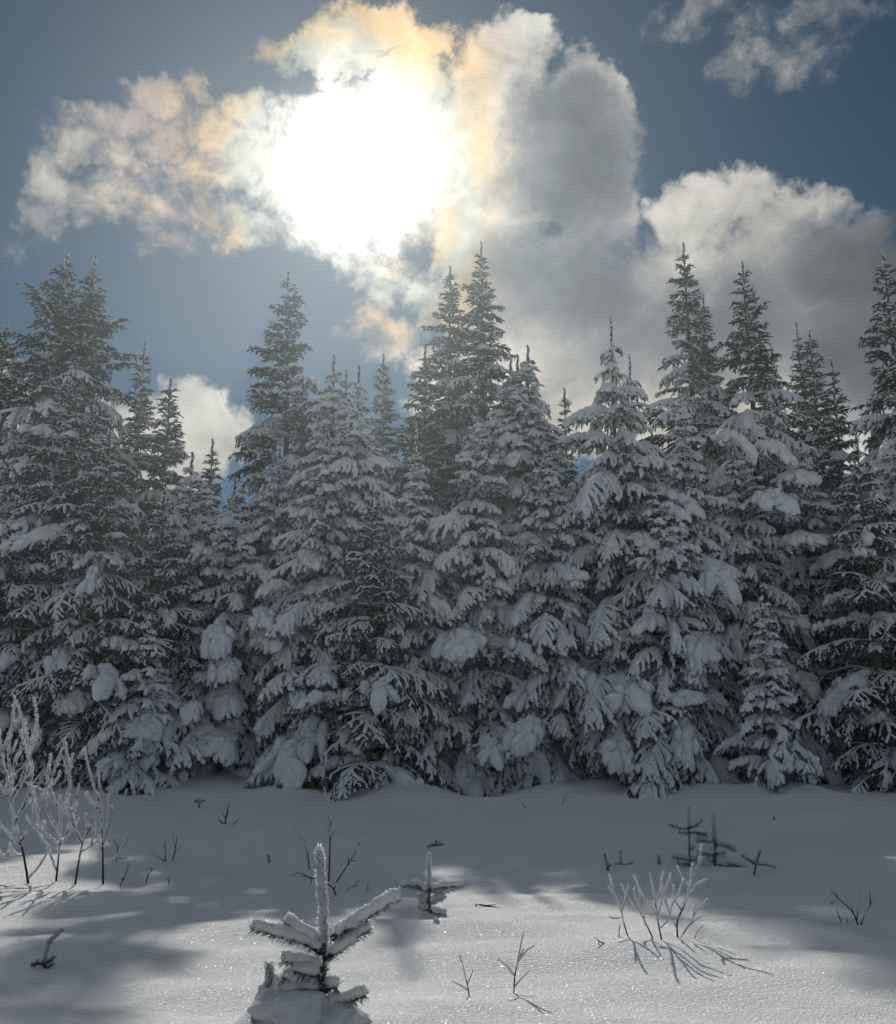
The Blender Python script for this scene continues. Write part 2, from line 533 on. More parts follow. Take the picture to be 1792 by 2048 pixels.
def pad(mb, axis, W, T, rng, u0, u1, n, mat=0):
    """Snow lying on a bough: clods of several sizes run together along the axis and its side shoots."""
    k = len(axis) - 1
    ridge = [axis[a] + Vector((0, 0, T * 0.3)) for a in range(max(0, int(u0 * k) - 1), min(k, int(u1 * k) + 1) + 1)]
    mb.tube(ridge, [max(T * 0.5, W * 0.35) * (0.5 if a in (0, len(ridge) - 1) else 1.0) for a in range(len(ridge))], 8, mat, squash=0.8, lump=0.5, seed=rng.random() * 30, lumpf=7.0)
    for i in range(n):
        t = u0 + (u1 - u0) * (i + rng.random()) / n
        f = t * k
        a = min(int(f), k - 1)
        c = axis[a].lerp(axis[a + 1], f - a)
        td = (axis[a + 1] - axis[a]).normalized()
        v = rng.uniform(-1, 1) * (1 if i % 3 else 0.3)
        w = W * (0.55 + 0.6 * math.sin(math.pi * min(1, t * 0.95)))
        r = W * rng.uniform(0.32, 0.72) * (1.1 - 0.45 * abs(v))
        c = c + Vector((abs(v) * w * 0.35, v * w, -0.42 * v * v * w + T * rng.uniform(0.1, 0.5)))
        yaw = v * rng.uniform(0.5, 1.1)
        pitch = -math.asin(max(-0.9, min(0.9, td.z))) + abs(v) * 0.35
        lump(mb, c, r * rng.uniform(1.1, 1.75), r * rng.uniform(0.75, 1.05), T * rng.uniform(0.55, 1.0), yaw, pitch, rng.random() * 60, mat)


def bough_mesh(L, style, seed):
    rng = random.Random(seed * 7919 + int(L * 100))
    mb = MB()
    snow, fat, rime, rise, droop, load = {
        'spire': (0.42, 0.033, 0.12, 0.34, 0.55, 0.0),
        'laden': (0.86, 0.048, 0.30, 0.26, 1.10, 1.0),
        'rimed': (0.70, 0.027, 0.62, 0.22, 0.85, 0.25),
    }[style]
    n = 5 + int(L * 4)
    d0 = Vector((1, 0, rise))
    axis = curve_pts(Vector((0, 0, 0)), d0, L, n, droop, rng, 0.05)
    shoot(mb, axis, rng, 1.0, fat * (1.0 + 0.25 * L), rime, core=0.018)
    step = 0.07 if L < 0.9 else 0.088
    m = max(2, int(L / step))
    for i in range(m):
        for s in (-1, 1):
            t = 0.14 + 0.82 * (i + rng.random() * 0.8) / m
            f = t * n
            a = min(int(f), n - 1)
            p = axis[a].lerp(axis[a + 1], f - a)
            td = (axis[a + 1] - axis[a]).normalized()
            if rng.random() < 0.10:
                continue
            ang = math.radians(rng.uniform(30, 76)) * s
            dr = Matrix.Rotation(ang, 3, 'Z') @ td
            dr.z += rng.uniform(-0.28, 0.22)
            ll = (0.10 + L * 0.40 * (1 - t) ** 0.75 * smooth(0, 0.3, t + 0.12)) * rng.uniform(0.5, 1.25)
            nn = 3 + int(ll * 5)
            lp = curve_pts(p, dr, ll, nn, droop * 0.8, rng, 0.09)
            shoot(mb, lp, rng, snow, fat, rime)
            if ll > 0.2:
                for j in range(int(ll / 0.09)):
                    s2 = -1 if j % 2 else 1
                    g = (j + 1) / (int(ll / 0.09) + 0.6) * nn
                    b = min(int(g), nn - 1)
                    p2 = lp[b].lerp(lp[b + 1], g - b)
                    d2 = Matrix.Rotation(math.radians(rng.uniform(38, 60)) * s2, 3, 'Z') @ (lp[b + 1] - lp[b]).normalized()
                    d2.z += rng.uniform(-0.25, 0.1)
                    l2 = ll * 0.42 * (1.1 - g / nn) + 0.05
                    shoot(mb, curve_pts(p2, d2, l2, 3, droop * 0.7, rng, 0.08), rng, snow * 0.85, fat * 0.85, rime)
    me = mb.mesh("bough", [M_NEEDLE, M_RIME, M_SNOW])
    pads = []
    if L > 0.5:
        for wide in (0.13, 0.18):
            pm = MB()
            pad(pm, axis, L * wide * rng.uniform(0.85, 1.15), 0.04 + 0.05 * L * rng.uniform(0.7, 1.2), rng, rng.uniform(0.1, 0.3), rng.uniform(0.8, 0.98), 5 + int(4 * L))
            pads.append(pm.mesh("snow_pad", [M_SNOW]))
    return me, pads


CLASSES = (0.22, 0.4, 0.65, 1.0, 1.45, 2.0)
BOUGHS = {}
for st in ('spire', 'laden', 'rimed'):
    for L in CLASSES:
        if st == 'spire' and L > 1.5:
            continue
        BOUGHS[st, L] = [bough_mesh(L, st, s) for s in range(4 if L < 1.5 else 3)]


def leader_mesh(h, r, rime):
    rng = random.Random(int(h * 1000))
    mb = MB()
    pts = [Vector((0.005 * math.sin(i * 1.3), 0.004 * math.cos(i), h * i / 8)) for i in range(9)]
    mb.tube(pts, [r * (1 - 0.35 * i / 8) for i in range(9)], 6, 0, lump=0.5)
    add_needles(mb, pts, 0.035, 0.0035, rng, rime)
    for i in range(22):
        z = h * rng.random()
        a = rng.uniform(0, 6.28)
        c = Vector((math.cos(a) * r * 0.9, math.sin(a) * r * 0.9, z))
        mb.tube([c - Vector((0, 0, 0.02)), c, c + Vector((0, 0, 0.03))], [0.008, 0.02, 0.006], 5, 2, lump=0.4)
    return mb.mesh("leader", [M_NEEDLE, M_RIME, M_SNOW])


LEADERS = {s: [leader_mesh(h, 0.027, {'spire': 0.45, 'laden': 0.5, 'rimed': 0.85}[s]) for h in (0.3, 0.45, 0.62)] for s in ('spire', 'laden', 'rimed')}


def trunk_mesh(H, r, seed):
    mb = MB()
    n = 10
    pts = [Vector((0.03 * mnoise.noise(Vector((i * 0.6, seed, 0))), 0.03 * mnoise.noise(Vector((i * 0.6, seed, 5))), -0.4 + (H + 0.4) * i / n)) for i in range(n + 1)]
    mb.tube(pts, [r * (1 - i / n) + 0.012 for i in range(n + 1)], 8, 0, lump=0.2)
    return mb.mesh("trunk", [M_BARK])


def prof(points, d):
    for (a, ra), (b, rb) in zip(points, points[1:]):
        if d <= b:
            return ra + (rb - ra) * (d - a) / (b - a)
    return points[-1][1]


# crown outlines: distance below the tip -> reach of the boughs, metres
OUTLINE = {
    'spire': [(0, 0.10), (0.5, 0.20), (1.2, 0.34), (2.4, 0.55), (3.6, 0.95), (5.5, 1.35), (9, 1.8), (20, 2.1)],
    'needle': [(0, 0.10), (0.8, 0.2), (2.0, 0.36), (3.5, 0.6), (6, 1.0), (9, 1.4), (20, 1.7)],
    'broad': [(0, 0.14), (0.5, 0.35), (1.2, 0.75), (2.2, 1.15), (3.5, 1.55), (5.5, 1.9), (9, 2.2), (20, 2.4)],
    'young': [(0, 0.12), (0.4, 0.28), (1.0, 0.6), (2.0, 1.0), (3.2, 1.3), (5, 1.6), (20, 1.9)],
    'open': [(0, 0.20), (0.45, 0.36), (0.9, 0.6), (1.4, 0.9), (2.2, 1.25), (3.4, 1.6), (5.5, 2.0), (20, 2.4)],
    'small': [(0, 0.10), (0.3, 0.22), (0.8, 0.42), (1.5, 0.7), (2.3, 0.95), (4, 1.2)],
}
N_BOUGH = 0
TREES = []


def fir(x, y, H, outline, style, k=1.0, lean=(0, 0), label='', group=None, lead=0.45, zmin=0.0, dens=1.0, twin=None, cat='tree', seed=0, up=1.0, padp=0.42):
    """A fir: trunk, leader and every bough a part of its own. k widens the outline."""
    global N_BOUGH
    rng = random.Random(seed * 131 + 17)
    z0 = ground_z(x, y)
    t = thing('fir_tree', label, cat, (x, y, z0), 0, group)
    t.rotation_euler = (math.radians(lean[0]), math.radians(lean[1]), rng.uniform(-0.2, 0.2))
    if y > 18.9 and not zmin:
        zmin = 2.6   # nothing of the lowest boughs can be seen behind the front row
    stems = [(0.0, 0.0, H)] + (twin or [])
    for si, (sx, sy, h) in enumerate(stems):
        tr = link('trunk', trunk_mesh(h, 0.018 + 0.011 * h, seed + si), t)
        tr.location = (sx, sy, 0)
        ld = link('leader', LEADERS[style][0 if lead < 0.36 else 1 if lead < 0.55 else 2], t)
        ld.location = (sx, sy, h - 0.06)
        ld.scale = (1, 1, lead / (0.3 if lead < 0.36 else 0.45 if lead < 0.55 else 0.62))
        d = 0.02
        pts = OUTLINE[outline]
        stop = h - zmin if si == 0 else min(h - zmin, 3.4)
        az = rng.uniform(0, 6.28)
        while d < stop - 0.12:
            R = prof(pts, d) * k
            if si:
                R *= 0.8
            n = rng.choice((4, 5, 5)) if d < 1.2 else rng.choice((5, 6, 6))
            n = max(3, round(n * (dens if d > 1.0 else 1)))
            for i in range(n):
                az2 = az + 2 * math.pi * i / n + rng.uniform(-0.3, 0.3)
                ragged = 1 + 0.45 * mnoise.noise(Vector((math.cos(az2) * 1.3, math.sin(az2) * 1.3, d * 0.9 + seed * 7)))
                L = max(0.14, R * rng.uniform(0.68, 1.18) * ragged)
                cl = min(CLASSES, key=lambda c: abs(math.log(c / L)))
                if style == 'spire' and cl > 1.5:
                    cl = 1.45
                st = style
                if style == 'spire' and rng.random() < smooth(1.6, 4.6, d) * 0.9:
                    st = 'laden'
                me, pads = rng.choice(BOUGHS[st, cl])
                o = bpy.data.objects.new('bough', me)
                COL.objects.link(o)
                o.parent = t
                o.location = (sx, sy, h - d + rng.uniform(-0.06, 0.06))
                pit = (32 - 30 * smooth(0, 2.6, d) - 16 * smooth(2.5, 7, d)) * up + rng.uniform(-16, 14)
                if outline == 'open' and d < 1.6:
                    pit = rng.uniform(-4, 14)
                o.rotation_euler = (rng.uniform(-0.38, 0.38), -math.radians(pit), az2)
                s = L / cl
                o.scale = (s, s * rng.uniform(0.85, 1.1), s * rng.uniform(0.9, 1.15))
                N_BOUGH += 1
                if pads and y < 18.8 and rng.random() < padp * (1.0 if st == 'laden' else 0.35):
                    pd = link('snow_pad', rng.choice(pads), o)
                    pd.scale = (1, rng.uniform(0.8, 1.3), rng.uniform(0.8, 1.5))
            az += 2.4
            if outline == 'open' and d < 1.3:
                d += 0.22
            d += ((0.20 if outline == 'spire' else 0.17) + (0.04 if outline == 'needle' else 0.068) * min(d, 3.6)) * rng.uniform(0.8, 1.2) / (dens ** 0.5)
    TREES.append((t, x, y, H))
    return t


def big_pad_mesh(L, seed):
    rng = random.Random(seed + 55)
    axis = curve_pts(Vector((0, 0, 0)), Vector((1, 0, 0.26)), L, 8, 1.1, rng, 0.05)
    pm = MB()
    pad(pm, axis, L * rng.uniform(0.19, 0.25), 0.13, rng, rng.uniform(0.12, 0.35), 0.97, 20)
    return pm.mesh("snow_pad", [M_SNOW])


BIG_PADS = [big_pad_mesh(1.0, i) for i in range(5)]


def laden_bough(x, y, z, size, wide=1.0):
    """A drooping bough that ends near (x, y, z) under a big load of snow; it belongs to the tree behind it."""
    rng = random.Random(int(x * 977 + z * 331))
    best = min((q for q in TREES if q[2] > y - 0.3 and q[3] > z + 0.3), key=lambda q: (q[1] - x) ** 2 + (q[2] - y - 0.9) ** 2)
    t, tx, ty, H = best
    m = Matrix.LocRotScale(t.location, t.rotation_euler, None).inverted()
    d = Vector((x - tx, y - ty, 0))
    if d.length < 0.5:
        d = Vector((rng.uniform(-0.3, 0.3), -0.8, 0))
    az = math.atan2(d.y, d.x)
    # the load hangs over the outer end
    a = Vector((x - math.cos(az) * size * 0.62, y - math.sin(az) * size * 0.62, z + 0.10 * size))
    o = bpy.data.objects.new('bough', rng.choice(BOUGHS['laden', 1.0])[0])
    COL.objects.link(o)
    o.parent = t
    o.location = m @ a
    o.rotation_euler = (rng.uniform(-0.2, 0.2), math.radians(rng.uniform(-14, 8)), az - t.rotation_euler.z)
    o.scale = (size, size * wide * rng.uniform(0.9, 1.25), size)
    pd = link('snow_pad', rng.choice(BIG_PADS), o)
    pd.scale = (1, rng.uniform(0.9, 1.2), rng.uniform(0.9, 1.4))


def joined_crown(H, k, seed):
    """A whole crown as one mesh, for the trees deep in the wood that show only in gaps."""
    rng = random.Random(seed)
    V, F, MI, SM = [], [], [], []
    base = 0
    d = 0.1
    az = 0.0
    while d < H - 0.3:
        R = prof(OUTLINE['young'], d) * k
        n = 5
        for i in range(n):
            L = R * rng.uniform(0.75, 1.15)
            cl = min(CLASSES[:4], key=lambda c: abs(math.log(c / L)))
            me, _ = rng.choice(BOUGHS['spire' if rng.random() < 0.5 else 'laden', cl])
            s = L / cl
            M = Matrix.LocRotScale(Vector((0, 0, H - d)), Euler((0, -math.radians(rng.uniform(-20, 15)), az + 6.283 * i / n)), Vector((s, s, s)))
            nv = len(me.vertices)
            co = np.empty(nv * 3, np.float32)
            me.vertices.foreach_get('co', co)
            m = np.array(M)
            V.append(co.reshape(-1, 3) @ m[:3, :3].T + m[:3, 3])
            F += [tuple(base + q for q in p.vertices) for p in me.polygons]
            mi = np.empty(len(me.polygons), np.int32)
            me.polygons.foreach_get('material_index', mi)
            MI += mi.tolist()
            base += nv
        az += 2.4
        d += 0.26 + 0.1 * min(d, 4)
    mb = MB()
    mb.v, mb.f, mb.mi, mb.sm = np.concatenate(V).tolist(), F, MI, [False] * len(F)
    return mb.mesh('crown', [M_NEEDLE, M_RIME, M_SNOW])


def deep_wood():
    crowns = [joined_crown(6.0, 1.0, 5), joined_crown(7.0, 0.95, 6)]
    rng = random.Random(99)
    n = 13
    for i in range(n):
        x = -11.5 + 23.0 * i / (n - 1) + rng.uniform(-0.5, 0.5)
        y = 22.3 + (1.9 if i % 2 else 0.0) + rng.uniform(-0.4, 0.4)
        H = 6.0 if i % 2 == 0 else 7.0
        t = thing('fir_tree', 'dim fir deep in the wood, glimpsed through gaps in the front row', 'tree', (x, y, ground_z(x, y)), rng.uniform(0, 6), 'dim firs deep in the wood')
        link('trunk', trunk_mesh(H, 0.09, i), t)
        c = link('crown', crowns[i % 2], t)


deep_wood()

# ------------------------------------------------------------------ the forest edge
FOREST = 'snow-covered firs of the forest edge'
fir(-8.20, 19.00, 10.44, 'broad', 'spire', k=1.08, dens=0.9, twin=[(0.58, 0.1, 10.32)], lead=0.5, seed=1, group=FOREST,
    label='twin-topped fir with two ragged tips, the tallest beside the shrubs')
fir(-9.83, 20.00, 9.37, 'broad', 'spire', k=1.15, seed=2, group=FOREST,
    label='dark blunt-topped fir cut by the picture edge beside the twin-topped fir')
fir(-7.06, 21.00, 9.25, 'needle', 'spire', k=1.35, seed=3, group=FOREST,
    label='narrow pointed fir just behind the twin-topped fir')
fir(-6.10, 20.00, 8.13, 'needle', 'spire', k=1.8, seed=4, group=FOREST,
    label='slim dark fir beside the bright cloud gap in the treeline')
fir(-3.17, 19.00, 10.02, 'spire', 'spire', k=1.6, lean=(0, -1.5), seed=5, group=FOREST,
    label='tall dark fir with crooked leaning tip under the open blue sky')
fir(-2.22, 17.60, 7.48, 'young', 'laden', k=0.85, seed=6, group=FOREST,
    label='snowy fir with thin tip, nearest neighbour of the crooked-tipped fir')
fir(-1.66, 16.90, 7.03, 'young', 'laden', k=0.8, seed=7, group=FOREST,
    label='snowy fir with three-pronged tip in front of the small distant spire')
fir(-2.30, 20.50, 8.32, 'needle', 'spire', seed=8, group=FOREST,
    label='thin dark tip peeking out between two snowy firs')
fir(-1.64, 23.00, 9.87, 'needle', 'spire', k=1.4, seed=9, group=FOREST,
    label='small dense distant spire beneath the pink cloud wisp')
fir(0.05, 22.00, 11.79, 'spire', 'spire', k=1.4, seed=10, group=FOREST,
    label='shorter of the two tall dark spires directly under the sun')
fir(0.83, 22.00, 12.22, 'spire', 'spire', k=1.45, lead=0.6, seed=11, group=FOREST,
    label='taller of the two dark spires directly under the sun')
fir(1.59, 18.00, 8.06, 'broad', 'laden', k=0.9, twin=[(-0.36, 0.1, 7.91), (-0.18, -0.3, 7.76)], seed=12, group=FOREST,
    label='fir with a clustered broken top and one arm reaching out')
fir(3.14, 17.30, 7.80, 'open', 'laden', k=1.0, lead=0.75, dens=0.95, seed=13, group=FOREST,
    label='wide snow-laden fir with bare cross-shaped top and long leader')
fir(3.71, 18.50, 7.75, 'open', 'laden', k=0.8, lead=0.7, seed=14, group=FOREST,
    label='fir with a tall bare leader close behind the cross-topped fir')
fir(5.48, 20.50, 11.43, 'spire', 'spire', k=1.4, lead=0.55, seed=15, group=FOREST,
    label='tallest slender dark spire against the grey cloud')
fir(6.15, 21.50, 10.53, 'needle', 'spire', k=1.3, lead=0.6, seed=16, group=FOREST,
    label='thin spire leaning on the flank of the tallest slender spire')
fir(6.49, 19.50, 10.45, 'spire', 'spire', k=1.45, seed=17, group=FOREST,
    label='dense dark spire with white snow shelves below its tip')
fir(7.96, 23.00, 10.15, 'needle', 'spire', k=1.3, twin=[(0.3, 0.1, 10.05)], seed=18, group=FOREST,
    label='small double-tipped distant fir against the dark grey cloud')
fir(9.32, 24.00, 11.10, 'needle', 'spire', k=1.3, lead=0.6, seed=19, group=FOREST,
    label='distant frosty spire, taller of a close pair')
fir(8.84, 22.00, 10.06, 'needle', 'spire', k=1.5, seed=20, group=FOREST,
    label='bushy distant spire, shorter of a close pair')
fir(8.47, 20.00, 8.37, 'young', 'spire', k=0.6, lead=0.5, seed=21, group=FOREST,
    label='little fir tip standing alone before the dark cloud')
fir(8.88, 18.00, 9.88, 'spire', 'spire', k=1.5, lead=0.5, seed=22, group=FOREST,
    label='tall snow-shelved spire at the far end of the treeline')
fir(7.55, 21.00, 8.76, 'needle', 'laden', seed=23, group=FOREST,
    label='low snowy tip between the double-tipped fir and the close pair')
fir(4.31, 17.00, 6.80, 'young', 'laden', k=0.75, seed=24, group=FOREST,
    label='snow-crusted young fir in front of the tallest slender spire')
fir(-6.97, 16.80, 7.02, 'broad', 'rimed', k=0.95, seed=25, group=FOREST,
    label='broad feathery fir white with rime in front of the twin-topped fir')
fir(-6.34, 16.50, 6.37, 'young', 'rimed', k=0.9, lead=0.5, seed=26, group=FOREST,
    label='rimed fir with pale thick leader beside the broad feathery fir')
fir(-5.94, 16.20, 5.76, 'young', 'rimed', k=0.95, seed=27, group=FOREST,
    label='rimed young fir with sunlit branch edges by the cloud gap')
fir(-5.10, 20.00, 6.58, 'needle', 'spire', k=1.4, seed=28, group=FOREST,
    label='small bent dark fir tip inside the bright cloud gap')
fir(-2.17, 16.60, 5.70, 'young', 'laden', k=1.0, seed=29, group=FOREST,
    label='snow-laden fir below the crooked-tipped fir')
fir(-0.57, 16.50, 5.51, 'young', 'laden', k=0.75, lead=0.65, seed=30, group=FOREST,
    label='narrow young fir with a long frosted leader in the sun haze')
fir(0.50, 16.90, 6.37, 'young', 'laden', k=0.95, seed=31, group=FOREST,
    label='snow-laden fir in front of the two dark spires')
fir(-1.27, 15.70, 4.53, 'young', 'rimed', k=1.0, lead=0.5, seed=32, group=FOREST,
    label='feathery rimed fir with fine twigs standing out on the snow edge')
fir(7.08, 16.00, 5.42, 'young', 'rimed', k=1.05, lead=0.5, seed=33, group=FOREST,
    label='rimed fir with spiky upswept twigs before the far spire')
fir(5.04, 15.40, 2.66, 'small', 'laden', k=0.9, lead=0.3, seed=34, group=FOREST,
    label='small snow-tufted fir with a snow cone at its foot')
fir(-4.85, 15.60, 2.53, 'small', 'laden', k=0.95, lead=0.3, seed=35, group=FOREST,
    label='small snow-tufted fir above a rounded snow-covered bush')
fir(-0.52, 20.50, 8.86, 'young', 'spire', k=0.8, seed=36, group=FOREST,
    label='dark fir shoulder just beside the shorter dark spire')
fir(-3.93, 17.20, 4.97, 'young', 'laden', k=1.2, seed=37, group=FOREST,
    label='snow-laden fir filling the foot of the cloud gap')
fir(-3.20, 17.60, 5.66, 'broad', 'laden', k=0.9, seed=38, group=FOREST,
    label='broad snow-laden fir beneath the crooked-tipped fir')
fir(-7.45, 16.20, 4.71, 'young', 'rimed', k=1.1, seed=39, group=FOREST,
    label='rimed fir at the picture edge above the big frosted shrub')
fir(1.79, 17.00, 5.68, 'young', 'laden', k=1.0, seed=40, group=FOREST,
    label='snow-laden fir beneath the clustered broken top')
fir(3.65, 16.40, 4.85, 'young', 'laden', k=1.1, seed=41, group=FOREST,
    label='fir with big drooping snow pads beside the cross-topped fir')
fir(5.43, 17.40, 6.00, 'broad', 'laden', k=0.95, seed=42, group=FOREST,
    label='fir with thick snow shelves beneath the dense dark spire')
fir(6.87, 18.00, 5.98, 'young', 'laden', k=1.0, seed=43, group=FOREST,
    label='snow-laden fir beneath the close pair of distant spires')
fir(8.26, 17.00, 5.87, 'young', 'laden', k=1.1, seed=44, group=FOREST,
    label='snow-laden fir under the far end spire, cut by the picture edge')
fir(2.55, 20.00, 7.84, 'needle', 'spire', seed=45, group=FOREST,
    label='tiny dark tip in the dip beside the cross-topped fir')
fir(-4.86, 17.60, 5.61, 'young', 'laden', k=1.15, seed=46, group=FOREST,
    label='snow-laden fir closing the lower end of the cloud gap')
fir(-5.04, 16.60, 4.81, 'young', 'rimed', k=1.05, seed=47, group=FOREST,
    label='rimed young fir beside the foot of the cloud gap')

# boughs bent down under the heaviest loads of snow: x, y, z, size
for p in ((-7.08, 15.90, 2.80, 0.72), (-6.34, 15.90, 2.92, 0.93), (-6.32, 15.90, 2.14, 0.98), (-5.94, 15.60, 1.49, 0.91), (-7.09, 15.90, 2.06, 0.62), (-3.84, 15.90, 2.55, 1.03), (-3.69, 15.90, 1.94, 1.14), (-4.89, 15.60, 1.26, 1.42), (-3.11, 15.90, 2.84, 0.83), (-2.72, 15.90, 2.43, 0.88), (-2.37, 16.30, 3.96, 0.64), (-3.86, 16.30, 4.53, 0.42), (0.16, 15.90, 2.38, 1.29), (2.08, 15.90, 3.42, 0.83), (3.40, 16.30, 4.17, 0.90), (3.91, 16.30, 4.09, 0.69), (4.53, 16.30, 3.70, 1.17), (4.14, 15.90, 2.30, 0.98), (2.88, 15.90, 1.74, 1.34), (1.18, 15.60, 0.95, 1.22), (2.71, 15.60, 0.72, 0.96), (3.77, 15.60, 1.41, 0.76), (5.69, 16.30, 4.79, 1.11), (6.15, 16.30, 4.09, 0.80), (6.16, 16.30, 5.24, 0.95), (6.23, 15.60, 1.33, 0.91), (6.74, 15.60, 1.26, 0.71), (5.23, 15.60, 0.64, 0.81), (-1.71, 15.90, 3.13, 0.62), (-0.31, 16.30, 3.61, 0.64), (0.66, 15.60, 0.72, 0.71), (-0.60, 15.60, 1.18, 0.71), (-2.96, 15.90, 3.29, 0.62), (-2.36, 15.60, 1.49, 0.61), (2.47, 16.30, 4.84, 0.74), (5.16, 16.30, 6.02, 0.85), (5.85, 16.30, 5.83, 0.85), (-1.55, 15.60, 0.87, 0.81), (-5.78, 15.90, 3.13, 0.52), (-4.10, 15.60, 1.33, 0.61), ):
    laden_bough(*p)
print('boughs', N_BOUGH)

